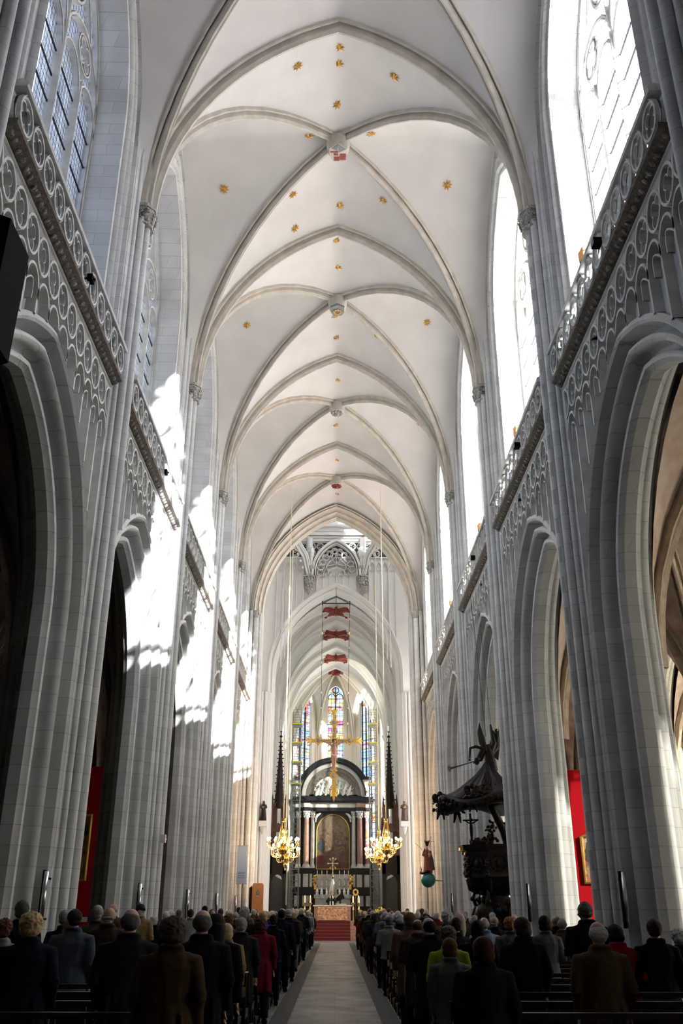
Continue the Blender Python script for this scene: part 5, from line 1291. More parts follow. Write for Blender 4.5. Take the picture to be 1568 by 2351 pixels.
mb = MB(); mb.tube([(-1.02,-.15,3.55),(-.98,-.35,3.57)], .02, 5); mb.box(-1.19,-1.08,-.35,-.1,3.63,3.72); mb.box(-1.02,-.96,-.3,-.1,3.5,3.55); mb.build('gilt_edge', M['gold'], c)
# supporting figures and base
mb = MB(); mb.lathe([(1.0,0),(1.0,.2),(.85,.3),(.8,.5)], (0,0,0), 8); mb.tube([(0,0,.4),(.05,0,1.4),(0,0,2.4)], [.5,.35,.45], 10)
for i in range(4):
    a = PI/4+PI/2*i; m4 = Matrix.Translation((.68*math.cos(a), .68*math.sin(a), .45)) @ Matrix.Rotation(a+PI/2, 4, 'Z'); mb.M = m4; robed(mb, 1.75, w_=1.05)
    mb.tube([(.1,-.05,1.35),(.25,-.1,1.7),(.2,0,1.95)], [.07,.06,.05], 7); mb.M = None
for _ in range(60):
    a = rnd.uniform(0,2*PI); z = rnd.uniform(.4,2.3); r_ = rnd.uniform(.55,.85); mb.ball((r_*math.cos(a), r_*math.sin(a), z), rnd.uniform(.05,.13), 6, 4)
mb.build('base_figures', M['oak'], c, 60)
# tree trunk behind, carrying the canopy
mb = MB(); mb.tube([(.55,.2,2.3),(.65,.3,3.6),(.45,.25,4.3),(.15,.1,4.9),(.0,0,5.3)], [.22,.18,.14,.13,.2], 8); mb.tube([(.62,.3,3.7),(.95,.4,4.2),(.9,.3,4.7),(.7,.2,5.1)], [.12,.1,.09,.1], 7); mb.tube([(.75,.3,2.3),(1.0,.3,4.2)], [.25,.2], 7)
for p_ in ((-.05,.1,4.35),(.0,.0,4.15),(.1,.1,4.5),(.75,.2,4.3),(.6,.1,4.55),(.85,.3,4.0)):
    for _ in range(9): mb.ball(Vector(p_)+Vector((rnd.uniform(-.15,.15),rnd.uniform(-.15,.15),rnd.uniform(-.15,.15))), (.06,.06,.03), 5, 4, Euler((rnd.random()*3,rnd.random()*3,0)).to_matrix())
for _ in range(40): mb.ball((rnd.uniform(-.75,.2), rnd.uniform(-.3,.3), 3.85+abs(rnd.gauss(0,.12))), rnd.uniform(.05,.1), 6, 4)
mb.build('tree_trunk', M['oak'], c, 60)
mb = MB(); mb.tube([(-.72,-.1,3.8),(-.74,-.1,4.85)], .035, 6); mb.tube([(-1.0,-.1,4.62),(-.46,-.1,4.64)], .03, 6)
mb.tube([(-.73,-.16,4.55),(-.73,-.18,4.35),(-.73,-.16,4.15),(-.73,-.14,3.95)], [.05,.07,.055,.03], 8); mb.ball((-.71,-.2,4.63), .05, 8, 6)
for sg in (-1,1): mb.tube([(-.73+sg*.05,-.15,4.52),(-.73+sg*.24,-.13,4.63)], [.025,.015], 5)
mb.build('small_crucifix', M['oak'], c, 60)
# canopy like a draped cloth tent with scalloped rim
cz = 5.15
def folds(a, z): return 1+.05*math.sin(a*22)+.04*math.sin(a*9+1)+.02*math.sin(a*41)
def rim(a): return .13*math.sin(a*4+.6)
mb = MB(); rows = []
for r_, z in ((.08,6.62),(.18,6.46),(.42,6.16),(.80,5.82),(1.20,5.50),(1.50,5.32)):
    rows.append([(r_*folds(a,z)*math.cos(a)-.1*r_, r_*folds(a,z)*math.sin(a), z+rim(a)*(r_/1.72)**3) for a in [2*PI*i/104 for i in range(104)]])
mb.grid(rows, closed=True, flip=True); mb.build('draped_canopy', mat('dark_sheen_wood', (.016,.015,.020), .42, spec=.3), c, 60)
mb = MB(); rows = []
for r_, z in ((1.48,5.32),(1.60,5.30),(1.64,5.22),(1.60,5.10),(1.46,5.02),(1.1,5.05),(.5,5.15),(.05,5.15)):
    rows.append([(r_*math.cos(a)*(1+.03*math.sin(a*8))-.1*r_, r_*math.sin(a)*(1+.03*math.sin(a*8)), z+rim(a)*(1 if r_ > 1.3 else .3)) for a in [2*PI*i/72 for i in range(72)]])
mb.grid(rows, closed=True)
for i in range(90):
    a = 2*PI*i/90; r_ = 1.6+rnd.uniform(-.05,.08); q_ = 1.0 if (a > 2.4 and a < 4.2) else .55
    
    for _k in range(2): mb.ball((r_*math.cos(a)-.16+rnd.uniform(-.05,.05), r_*math.sin(a), 5.14+rim(a)+rnd.uniform(-.14,.07)*q_), (rnd.uniform(.03,.10)*q_+.02, rnd.uniform(.03,.07), rnd.uniform(.02,.06)*q_+.02), 6, 4, Euler((rnd.random()*3,rnd.random()*3,0)).to_matrix())
mb.build('scalloped_rim', M['oak'], c, 60)
for (a, z, r_) in ((PI*1.02,5.2,1.62),(PI*1.35,5.35,1.42),(PI*.7,5.2,1.5),(PI*1.7,5.2,1.5)):
    mb = MB(); b_ = Vector((r_*math.cos(a)-.15, r_*math.sin(a), z))
    mb.tube([b_+Vector((0,0,-.25)), b_, b_+Vector((.1,0,.15))], [.09,.13,.10], 8); mb.ball(b_+Vector((.0,-.05,.28)), .1, 10, 8)
    mb.tube([b_+Vector((0,0,.08)), b_+Vector((-.2,-.1,.0)), b_+Vector((-.26,-.12,.15))], [.05,.04,.03], 6); mb.tube([b_+Vector((0,0,.08)), b_+Vector((.2,-.1,.0)), b_+Vector((.26,-.05,-.12))], [.05,.04,.03], 6)
    for sg in (-1,1): mb.tube([b_+Vector((sg*.05,0,-.2)), b_+Vector((sg*.09,-.12,-.38)), b_+Vector((sg*.12,-.02,-.55))], [.07,.055,.03], 6); mb.ball(b_+Vector((sg*.16,.1,.18)), (.12,.03,.14), 7, 5)
    for _ in range(18): mb.ball(b_+Vector((rnd.uniform(-.25,.25),rnd.uniform(-.2,.2),rnd.uniform(-.25,.12))), (rnd.uniform(.03,.10),rnd.uniform(.03,.07),rnd.uniform(.02,.06)), 6, 4, Euler((rnd.random()*3,rnd.random()*3,0)).to_matrix())
    mb.build('cherub', M['oak'], c, 60)
mb = MB()
for _ in range(60):
    u = rnd.random(); a = PI*1.45+rnd.gauss(0,.13)*(1-.3*u); r_ = .25+1.3*u; z = 6.22-.62*u*1.5
    mb.ball((r_*math.cos(a)-.1*r_, r_*math.sin(a), z), (.08,.08,.05), 5, 4, Euler((rnd.random()*3,rnd.random()*3,0)).to_matrix())
mb.build('leaf_garland', M['oak'], c, 60)

# trumpeting angel, leaning forward and down
mb = MB(); H = 1
mb.tube([(.15,0,6.3),(.1,0,6.6),(.05,0,6.95),(-.02,0,7.2)], [.20,.20,.15,.13], 12); mb.tube([(-.02,0,7.15),(-.18,-.05,6.95),(-.32,-.08,6.75)], [.15,.12,.08], 10)
mb.ball((-.40,-.1,6.62), (.10,.10,.13), 12, 8)
mb.tube([(-.1,-.1,7.05),(-.42,-.15,7.12),(-.62,-.15,7.06),(-.66,-.15,6.72)], [.06,.055,.05,.035], 8); mb.ball((-.66,-.15,6.66), (.04,.04,.05), 8, 6)
mb.tube([(0,.1,7.1),(-.2,.2,6.7),(-.5,.0,6.58)], [.06,.05,.035], 8)
mb.tube([(.1,0,6.9),(.28,.05,7.25),(.22,.1,7.7),(.2,.12,7.95)], [.12,.1,.06,.035], 8); mb.tube([(.12,.05,6.9),(.38,.1,7.15),(.42,.12,7.6),(.4,.12,7.8)], [.12,.1,.06,.03], 8)
mb.build('trumpeting_angel', M['oak'], c, 60)
for sg, pts in ((-1, [(-.05,-.1,6.95),(-.3,-.2,7.2),(-.34,-.2,7.6),(-.26,-.2,7.95),(-.20,-.2,7.6),(-.12,-.15,7.5),(-.06,-.12,7.25)]), (1, [(.1,.1,6.9),(.42,.2,6.7),(.50,.2,7.2),(.54,.2,7.85),(.40,.2,7.6),(.30,.2,7.75),(.18,.15,7.3)])):
    mb = MB(); n = len(pts); a_ = [mb.V(Vector(p_)+Vector((0,-.03,0))) for p_ in pts]; b_ = [mb.V(Vector(p_)+Vector((0,.03,0))) for p_ in pts]; mb.F(a_); mb.F(b_[::-1])
    for i in range(n): mb.F([a_[i], b_[i], b_[(i+1)%n], a_[(i+1)%n]])
    for k in range(4): mb.tube([Vector(pts[0])+Vector((0,-.04,.05*k)), Vector(pts[3]).lerp(Vector(pts[5]), k/3)+Vector((0,-.05,0))], [.045,.012], 5)
    mb.build('wing', M['oak'], c, 40)
mb = MB(); mb.tube([(-.45,-.15,6.62),(-1.1,-.25,6.42),(-1.35,-.28,6.35),(-1.42,-.3,6.33)], [.015,.022,.04,.11], 8); mb.build('trumpet', M['iron'], c, 60)
mb = MB(); mb.tube([(0,0,7.5),(-.22,.3,13)], .010, 5); mb.tube([(.2,0,7.6),(.05,.3,13)], .010, 5); mb.build('suspension_cable', M['iron'], c)
# stair at the back of the pulpit
mb = MB()
for k in range(9): mb.box(1.0,1.6,.5+.26*k,.76+.26*k,2.35-.27*k,2.45-.27*k); 
mb.tube([(1.6,.5,3.4),(1.6,2.9,.95)], .05, 6); mb.tube([(1.0,.5,3.4),(1.0,2.9,.95)], .05, 6); mb.build('pulpit_stair', M['oak'], c)

# ================================================================== red panels with paintings
M['redcloth'] = mat('red_display_wall', (.30,.004,.009), .95, spec=.1)
M['paint2'] = painting_mat('oil_painting_dark', [(.02,.016,.014),(.05,.04,.03),(.16,.08,.04),(.30,.08,.03),(.08,.12,.10),(.40,.28,.18)], 2.6, 5.1, z0=0, z1=2.5)
M['paint3'] = painting_mat('oil_painting_landscape', [(.03,.025,.02),(.08,.06,.05),(.30,.06,.03),(.18,.13,.07),(.48,.36,.25)], 2.4, 9.7, top=(.55,.55,.46), z0=-.6, z1=2.6)
for sg, xa, xb, zt, pa, pb, za, zb in ((-1,-13.4,-10.1,7.55,-13.0,-10.5,2.9,5.5),(1,10.1,13.4,7.45,10.55,13.0,2.85,5.1)):
    o = MB(); o.box(xa,xb,41.1,41.5,0,zt); tag(o.build('display_wall', M['redcloth']), 'tall red display wall in the %s aisle' % SIDE[sg], 'panel', 'red display walls')
    p = empty('framed_painting', ((pa+pb)/2, 41.05, za), 0, ['dark figure painting in thin gilt frame on red wall, left aisle','curved-top gilt framed painting on red wall, right aisle'][(sg+1)//2], 'painting', 'paintings on the red walls')
    w_ = (pb-pa)/2; hh = zb-za
    if sg < 0: out_ = [(-w_,0),(w_,0),(w_,hh),(-w_,hh)]
    else: out_ = [(-w_,0),(w_,0),(w_,hh-.45)] + [(w_*(1-u), hh-.45+.55*(math.sin(u*PI/2)**2)) for u in [i/10 for i in range(1,11)]] + [(-w_*u, hh-.45+.55*(math.cos(u*PI/2)**2)) for u in [i/10 for i in range(1,11)]]
    mb = MB(); mb.prism(out_, -.04, .04, 'y'); mb.build('canvas', M['paint2'] if sg < 0 else M['paint3'], p)
    mb = MB(); mb.tube([(x,-.06,z) for x,z in out_], .07 if sg < 0 else .09, 6, closed=True); mb.build('gilt_frame', M['gold'], p, 50)
    # painted figures, thin patches of oil colour
    rnd = random.Random(31+sg)
    if sg > 0: spec = [(-.95,1.1,.2,.5,(.02,.02,.02)),(-.65,1.25,.16,.4,(.05,.03,.02)),(-.2,1.0,.28,.45,(.38,.05,.02)),(-.45,.5,.12,.22,(.42,.28,.18)),(-.1,.35,.42,.16,(.50,.36,.25)),(.05,.75,.2,.2,(.08,.14,.25)),(-.3,1.7,.5,.25,(.14,.09,.04)),(-.8,.35,.2,.4,(.02,.02,.02)),(.5,.9,.3,.5,(.3,.08,.03))]
    else: spec = [(.85,1.5,.25,.3,(.14,.03,.02)),(.5,1.3,.2,.25,(.35,.12,.05)),(.7,.9,.18,.16,(.40,.26,.18)),(.95,.55,.2,.35,(.28,.14,.04)),(.4,.5,.3,.3,(.04,.08,.05)),(.2,.9,.2,.3,(.3,.06,.04)),(.95,2.0,.25,.3,(.03,.04,.04))]
    for (x, z, a_, b_, col) in spec:
        mb = MB(); n = 16; mb.poly([(x+a_*math.cos(2*PI*i/n)*rnd.uniform(.7,1.1), -.045, z+b_*math.sin(2*PI*i/n)*rnd.uniform(.7,1.1)) for i in range(n)]); mb.build('painted_figure', mat('oil_colour', col, .5, var=.6, scale=9), p)
mb = MB(); mb.box(-.12,.12,-.01,.01,0,.18); tag(mb.build('label_card', mat('white_card', (.8,.8,.8), .6), None, None, (-10.38, 41.07, 1.3)), 'small white label card low on the left red wall', 'card')

# ================================================================== small fittings
b = empty('hanging_banner', (-5.08, 52.9, 3.05), 0, 'pale blue vertical banner with blue text on left pier', 'banner')
mb = MB(); mb.box(-.28,.28,-.01,.01,0,1.93); mb.build('banner_cloth', mat('pale_blue_cloth', (.34,.46,.70), .7), b)
mb = MB(); mb.tube([(-.3,0,1.93),(.3,0,1.93)], .015, 6); mb.tube([(-.3,0,0),(.3,0,0)], .015, 6); mb.build('hanging_rod', M['steel'], b); bm_ = MB(); bm_.box(-.02,.02,.0,1.6,1.9,1.94); bm_.build('wall_bracket', M['steel'], b)
M['ink'] = mat('blue_ink', (.10,.20,.45), .6)
def text(s_, size, loc, par, m, name='lettering'):
    cu = bpy.data.curves.new(name, 'FONT'); cu.body = s_; cu.size = size; cu.align_x = 'CENTER'; cu.materials.append(m); cu.extrude = .002
    o = bpy.data.objects.new(name, cu); C.objects.link(o); o.parent = par; o.location = loc; o.rotation_euler = (R(90),0,0); return o
for s_, sz, z in (('AIDEZ', .115, .50), ('UW KERK', .085, .40), ('BEWAREN', .085, .30)): pass
mb = MB()
for z, n, h_, x0_ in ((.50,5,.09,-.17),(.38,9,.055,-.18),(.28,10,.055,-.18)):
    for i in range(n): ww = .35/n; mb.box(x0_+ww*i, x0_+ww*i+ww*.62, -.016, -.011, z, z+h_); mb.box(x0_+ww*i, x0_+ww*(i+.8), -.016, -.011, z+h_*.4, z+h_*.55)
mb.build('blue_text', M['ink'], b)
mb = MB()
for z in (.20,.15,.10): 
    for i in range(7): mb.box(-.18+.05*i, -.145+.05*i, -.016, -.011, z, z+.02)
mb.build('small_text', mat('faint_ink', (.35,.38,.55), .6), b)
s = empty('standing_board', (-4.22, 53.6, 0), R(6), 'tall orange-brown standing board with small green crest, left of chandelier', 'board')
mb = MB(); mb.prism([(-.31,0),(.31,0),(.31,2.98),(.25,3.1),(-.25,3.1),(-.31,2.98)], -.03, .03, 'y'); mb.build('board', mat('orange_board', (.36,.15,.06), .6), s)
mb = MB(); mb.prism([(-.47,0),(-.33,0),(-.33,2.98),(-.47,2.86)], .05, .35, 'y'); mb.box(-.33,.31,.03,.35,0,2.9); mb.build('dark_box_behind', M['oak'], s)
mb = MB(); mb.prism([(-.08,2.52),(0,2.46),(.08,2.52),(.09,2.66),(.05,2.72),(0,2.78),(-.05,2.72),(-.09,2.66)], -.04, -.03, 'y'); mb.build('green_crest', mat('green_crest', (.05,.13,.05), .6), s)
mb = MB(); mb.tube([(.03,-.045,2.70),(-.03,-.045,2.66),(.03,-.045,2.60),(-.02,-.045,2.55)], .012, 5); mb.box(-.06,.06,-.045,-.035,2.44,2.47); mb.build('crest_mark', M['wmarble'], s)
# column loudspeakers on the piers
M['chrome'] = mat('brushed_steel', (.62,.64,.66), .22, 1.0); M['blk'] = mat('black_plastic', (.010,.010,.012), .95, spec=.05)
spk = MB(); spk.tube([(0,-.03,0),(0,-.03,.95)], .045, 12); spk_m = spk.mesh('steel_tube'); spk_m.materials.append(M['chrome']); spk_m.polygons.foreach_set('use_smooth', [True]*len(spk_m.polygons))
spb = MB(); spb.box(-.075,-.02,-.02,.06,-.02,.97); spb.box(-.05,.05,0,.16,.1,.14); spb.box(-.05,.05,0,.16,.8,.84); spb_m = spb.mesh('black_mount'); spb_m.materials.append(M['blk'])
n_ = {1:0,-1:0}
for sx in (1,-1):
    for k, y in enumerate(PIERS[3:] + [WY+.1]):
        for L, dy in (((5.44,-.82),(6.5,-.85)) if (sx > 0 and k < 2) else ((5.44,-.82),)):
            if k == 4 and sx > 0: continue
            o = empty('column_speaker', (sx*L, y+dy, 1.5), 0, 'slim steel column loudspeaker on %s of the %s piers from camera%s' % (ORD[k], SIDE[sx], ', aisle side' if L > 6 else ''), 'loudspeaker', 'column loudspeakers on the piers')
            link('steel_tube', spk_m, o); link('black_mount', spb_m, o)
# floodlights and small boxes on the galleries
for k, y in enumerate((16.3, 24.5, 32.2, 41.6)):
    o = empty('gallery_floodlight', (5.62, y, 14.35), R(8), 'floodlight with orange-topped housing behind right balustrade, %s from camera' % ORD[k], 'lamp', 'floodlights on the right gallery')
    mb = MB(); mb.box(-.13,.13,-.12,.12,.48,.86); mb.build('black_body', M['blk'], o)
    mb = MB(); mb.box(-.14,.14,-.14,.12,.86,1.12); mb.build('orange_top', mat('orange_housing', (.75,.30,.06), .5), o)
    mb = MB(); mb.tube([(0,0,-1.35),(0,0,.5)], .025, 6); mb.lathe([(.2,-1.37),(.2,-1.33)], (0,0,0), 10); mb.build('stand', M['blk'], o)
for k, (sx, y) in enumerate(((1,14.1),(-1,15.3),(1,22.6),(-1,24.4),(1,31.5))):
    o = empty('small_gallery_lamp', (sx*5.13, y, 13.80), 0, 'small dark box lamp fixed to %s balustrade, bay %s' % (SIDE[sx], ['by nearest right window','by nearest left window','second right','second left','third right'][k]), 'lamp', 'small lamps on the balustrades')
    mb = MB(); mb.box(-.12,.04,-.10,.10,-.06,.08); mb.box(-.02,sx*.02+.1,-.02,.02,-.02,.02); mb.build('box_body', M['blk'], o); mb = MB(); mb.box(-.125,-.118,-.08,.08,-.04,.06); mb.build('lens', M['shield_grey'], o)
mb = MB(); mb.box(-.07,.07,-.05,.1,0,.22); mb.box(-.03,.03,.05,.4,.1,.14); tag(mb.build('wall_speaker', mat('grey_white_plastic', (.55,.56,.55), .5), None, None, (-4.98, 27.75, 3.55)), 'small grey-white box on second left pier beside the red wall', 'speaker')
mb = MB(); mb.prism([(-3.41,8.38),(-3.43,7.0),(-4.6,6.6),(-4.6,8.9),(-3.8,8.55)], 7.4, 8.0, 'y'); tag(mb.build('hanging_loudspeaker', M['blk']), 'big black box loudspeaker at left edge of the picture', 'loudspeaker')
mb = MB(); mb.box(-5.0,-4.5,7.7,10.0,7.4,7.7); mb.box(-5.0,-4.9,7.7,10,7.0,7.2); tag(mb.build('speaker_bracket', M['blk']), 'black bracket behind the big loudspeaker on left pier', 'bracket')
mb = MB(); mb.box(-.12,.12,-.01,.01,0,.28); tag(mb.build('wall_plaque', M['shield_grey'], None, None, (5.98, 27.50, 1.55)), 'small grey plaque on the right pier near the pulpit', 'plaque')

# ================================================================== pews
def pew_meshes(sx):
    out = []
    xa, xb = (1.16 if sx > 0 else 1.28), 4.72
    mb = MB(sx); mb.box(xa,xb,-.02,.40,.42,.46); out.append(('seat', mb, 'pew'))
    mb = MB(sx); mb.prism([(-.10,.90),(-.02,.90),(-.02,.95),(-.10,.95)], xa, xb, 'x'); mb.box(xa,xb,-.07,-.045,.62,.74); out.append(('back_rails', mb, 'pew'))
    mb = MB(sx); mb.box(xa,xb,-.42,-.30,.18,.22); out.append(('kneeler', mb, 'pew'))
    for k, x in enumerate((xa, 2.5, 3.6, xb-.05)):
        mb = MB(sx); mb.box(x,x+.045,-.09,-.045,0,.93); mb.box(x,x+.045,.34,.385,0,.42); mb.box(x,x+.045,-.09,.385,.36,.41); mb.box(x,x+.045,-.09,.385,.12,.16)
        if k == 0: mb.box(x-.005,x+.05,-.42,-.05,.02,.2)
        out.append(('end_frame', mb, 'pew'))
    mb = MB(sx); mb.box(xa+.01,xa+.17,-.105,-.10,.64,.77); out.append(('book_ledge', mb, 'ledge'))
    res = []
    for nm, mb, m in out: me = mb.mesh(nm); me.materials.append(M[m]); res.append((nm, me))
    return res
M['pew'] = mat('dark_pew_wood', (.016,.010,.008), .5, spec=.2, var=.4, scale=6); M['ledge'] = mat('light_rush_wood', (.40,.27,.14), .7, var=.3, scale=20)
M['paper'] = mat('white_paper', (.75,.74,.72), .7)
bk = MB(); bk.box(-.07,.07,-.05,.05,0,.012); bk_m = bk.mesh('hymn_booklet'); bk_m.materials.append(M['paper'])
PEW0, PITCH = 4.9, 1.1
PEWM = {1: pew_meshes(1), -1: pew_meshes(-1)}
ROWS = [PEW0 + PITCH*i for i in range(46)]
for sx in (1,-1):
    for i, y in enumerate(ROWS):
        o = empty('church_pew', (0, y, 0), 0, 'dark wooden pew %s of the aisle, %s row from camera' % (SIDE[sx], ORD[i]), 'pew', 'rows of dark wooden pews')
        if sx > 0 and 30.5 < y < 35: o.scale = (.925,1,1)
        for nm, me in PEWM[sx]: link(nm, me, o)
        if i > 7 and (i*7+sx) % 3 != 0 and i < 38:
            b = link('hymn_booklet', bk_m, None, (sx*(1.34+.04*(i%3)), y-.06, .952)); b.rotation_euler = (0,0,.3*((i%4)-1.5))
            tag(b, 'white hymn booklet on the pew rail %s of the aisle, %s row' % (SIDE[sx], ORD[i]), 'booklet', 'booklets on the pews')

# ================================================================== people
def remesh(mb, voxel, it=4, fac=.5):
    me = mb.mesh('tmp'); o = bpy.data.objects.new('tmp', me); C.objects.link(o)
    m = o.modifiers.new('r', 'REMESH'); m.mode = 'VOXEL'; m.voxel_size = voxel; m.use_smooth_shade = True
    s = o.modifiers.new('s', 'SMOOTH'); s.iterations = it; s.factor = fac
    dg = bpy.context.evaluated_depsgraph_get(); dg.update()
    out = bpy.data.meshes.new_from_object(o.evaluated_get(dg)); bpy.data.objects.remove(o)
    out.polygons.foreach_set('use_smooth', [True]*len(out.polygons)); out.materials.clear(); return out
def ell(mb, rings, n=18):
    """closed stack of elliptical rings (cx, cy, z, rx, ry)"""
    ids = mb.grid([[(cx+rx*math.cos(2*PI*k/n), cy+ry*math.sin(2*PI*k/n), z) for k in range(n)] for cx, cy, z, rx, ry in rings], closed=True)
    mb.F(ids[0][::-1]); mb.F(ids[-1])
PIV = Vector((0,-.015,1.50))
def head_rot(yaw, bow): return Matrix.Translation(PIV) @ Matrix.Rotation(yaw,4,'Z') @ Matrix.Rotation(-bow,4,'X') @ Matrix.Translation(-PIV)
ARMS = {'down': [(.185,-.01,1.395),(.235,-.03,1.12),(.225,.06,.88)], 'fold': [(.185,-.01,1.395),(.235,-.03,1.13),(.10,.20,1.07)], 'pray': [(.18,0,1.39),(.25,.08,1.17),(.05,.24,1.38)]}
def hand(mb, wrist, d, curl, sg, sc_=1.0):
    """palm with four fingers of unequal length, knuckle bends and a thumb from the side of the palm"""
    d = Vector(d).normalized(); side = Vector((0,1,0)) if abs(d.z) > .7 else Vector((0,0,1)); side = (side - d*side.dot(d)).normalized(); nrm = d.cross(side)*sg
    w_ = Vector(wrist); L = .085*sc_
    for k in range(4):
        o = (k-1.5)*.0185*sc_
        mb.tube([w_+side*o*.5, w_+d*L+side*o], [.015*sc_,.012*sc_], 8)
        fl = (.062,.072,.068,.052)[k]*sc_; p = w_+d*L+side*o; q = p+(d*math.cos(curl*.5)+nrm*math.sin(curl*.5))*fl*.5; r_ = q+(d*math.cos(curl*1.3)+nrm*math.sin(curl*1.3))*fl*.4
        mb.tube([w_+d*L*.8+side*o, p, q, r_], [.0105*sc_,.0098*sc_,.0088*sc_,.0068*sc_], 8)
    p = w_+d*.028*sc_-side*.030*sc_
    mb.tube([w_+d*.015*sc_-side*.012*sc_, p, p+(d*.8-side*.55+nrm*.3).normalized()*.034*sc_, p+(d*.95-side*.25+nrm*.45).normalized()*.062*sc_], [.013*sc_,.0125*sc_,.011*sc_,.008*sc_], 8)
def body_mesh(pose, yaw, bow, flip=1):
    mb = MB()
    ell(mb, [(0,0,.80,.15,.11),(0,-.01,.92,.165,.12),(0,.0,1.05,.145,.10),(0,.0,1.2,.165,.11),(0,0,1.33,.185,.11),(0,-.005,1.41,.165,.085),(0,-.01,1.455,.09,.065),(0,-.01,1.47,.06,.058)])
    mb.tube([(0,-.015,1.42),(0,-.005,1.56)], [.058,.052], 12)
    for sg in (-1,1):
        a = [Vector((sg*p[0], p[1], p[2])) for p in ARMS[pose]]
        mb.tube([a[0]+Vector((-sg*.05,0,.005)), a[0], a[0].lerp(a[1],.5), a[1], a[1].lerp(a[2],.45), a[2]], [.055,.056,.048,.042,.038,.027], 12)
        mb.tube([(sg*.085,-.01,.86),(sg*.095,.0,.66),(sg*.10,.005,.48),(sg*.10,-.015,.32),(sg*.10,-.02,.09)], [.088,.078,.056,.054,.036], 12)
        mb.ball((sg*.105,.05,.035), (.043,.125,.036), 12, 8)
    mb.M = head_rot(yaw, bow)
    mb.ball((0,-.005,1.635), (.074,.094,.100), 20, 14); mb.ball((0,.022,1.575), (.054,.062,.062), 14, 10); mb.ball((0,.048,1.545), (.028,.03,.025), 10, 8)   # skull, jaw, chin
    mb.tube([(0,.082,1.645),(0,.105,1.60),(0,.095,1.592)], [.010,.016,.014], 8); mb.tube([(-.04,.078,1.655),(0,.092,1.655),(.04,.078,1.655)], .012, 8)          # nose, brow
    mb.tube([(-.024,.080,1.563),(0,.088,1.565),(.024,.080,1.563)], .009, 8)
    for sg in (-1,1): mb.ball((sg*.077,-.005,1.615), (.010,.020,.032), 8, 6); mb.ball((sg*.03,.078,1.59), (.022,.014,.02), 8, 6)
    mb.M = None
    me = remesh(mb, .011, 3)
    hb = MB()
    for sg in (-1,1):
        a = [Vector((sg*p[0], p[1], p[2])) for p in ARMS[pose]]; d = (a[2]-a[1]).normalized()
        if pose == 'pray': d = Vector((-sg*.15,.1,1)).normalized()
        hand(hb, a[2]-d*.01, d, .25 if pose == 'pray' else (.5 if pose == 'down' else .9), sg if pose == 'down' else -sg)
    hm = remesh(hb, .0045, 2)
    bm = bmesh.new(); bm.from_mesh(me); bm.from_mesh(hm); bm.to_mesh(me); bm.free(); bpy.data.meshes.remove(hm)
    me.polygons.foreach_set('use_smooth', [True]*len(me.polygons)); me.name = 'person'; me.materials.append(M['skin']); return me
M['skin'] = mat('skin', (.30,.175,.135), .55, var=.12, scale=9)
def coat_mesh(pose, kind):
    mb = MB(); hem = .52 if kind == 'coat' else .80
    fl = .215 if kind == 'coat' else .19
    ell(mb, [(0,-.005,hem,fl,.155 if kind == 'coat' else .145),(0,-.01,hem+.04,fl-.003,.152 if kind == 'coat' else .145),(0,-.01,.95,.19,.142),(0,-.005,1.08,.178,.128),(0,-.005,1.22,.19,.13),(0,-.005,1.34,.205,.13),(0,-.01,1.41,.185,.105),(0,-.012,1.452,.115,.088),(0,-.014,1.50,.078,.078),(0,-.012,1.525,.074,.074)], 24)
    for sg in (-1,1):
        a = [Vector((sg*p[0], p[1], p[2])) for p in ARMS[pose]]
        mb.tube([a[0]+Vector((-sg*.07,0,.0)), a[0]+Vector((sg*.004,0,-.008)), a[0].lerp(a[1],.5)+Vector((sg*.006,-.004,0)), a[1]+Vector((sg*.004,-.006,0)), a[1].lerp(a[2],.5), a[1].lerp(a[2],.97)], [.07,.072,.064,.06,.054,.047], 14)
        # cloth folds at the elbow and hem
        for k in range(3): e = a[1]+Vector((sg*.02,-.01,-.03+.03*k)); mb.ball(e, (.058,.058,.012), 10, 6)
        if kind == 'coat': mb.tube([(sg*.12,-.13,1.0),(sg*.14,-.145,hem+.02)], [.012,.03], 8)
    if kind == 'jacket': mb.tube([(.185*math.cos(2*PI*k/24), -.01+.14*math.sin(2*PI*k/24), .815) for k in range(24)], .022, 8, closed=True)
    mb.tube([(.082*math.cos(2*PI*k/20), -.016+.078*math.sin(2*PI*k/20), 1.492-.018*math.sin(2*PI*k/20)) for k in range(20)], .022, 8, closed=True)
    me = remesh(mb, .013, 3)
    for v in me.vertices:      # cloth folds
        c = v.co; n_ = noise.noise(Vector((c.x*9, c.y*9, c.z*3.2))) + .6*noise.noise(Vector((c.x*20+5, c.y*20, c.z*7)))
        v.co = c + v.normal*(.010*n_) + v.normal*(-.006 if abs(c.x) < .006 and c.y < 0 and c.z < 1.4 else 0)
    me.name = kind; me.materials.append(M['skin']); return me
def trouser_mesh():
    mb = MB(); ell(mb, [(0,-.01,.78,.165,.125),(0,-.01,.9,.17,.128),(0,-.005,1.0,.155,.115)])
    for sg in (-1,1): mb.tube([(sg*.085,-.01,.84),(sg*.095,.0,.64),(sg*.10,.0,.46),(sg*.102,-.01,.10)], [.098,.088,.072,.062], 14)
    me = remesh(mb, .014, 3); me.name = 'trousers'; me.materials.append(M['skin']); return me
def shoe_mesh():
    mb = MB()
    for sg in (-1,1): mb.ball((sg*.105,.055,.035), (.050,.140,.042), 14, 8); mb.ball((sg*.102,-.02,.07), (.045,.05,.05), 10, 8)
    me = remesh(mb, .01, 2); me.name = 'shoes'; me.materials.append(M['skin']); return me
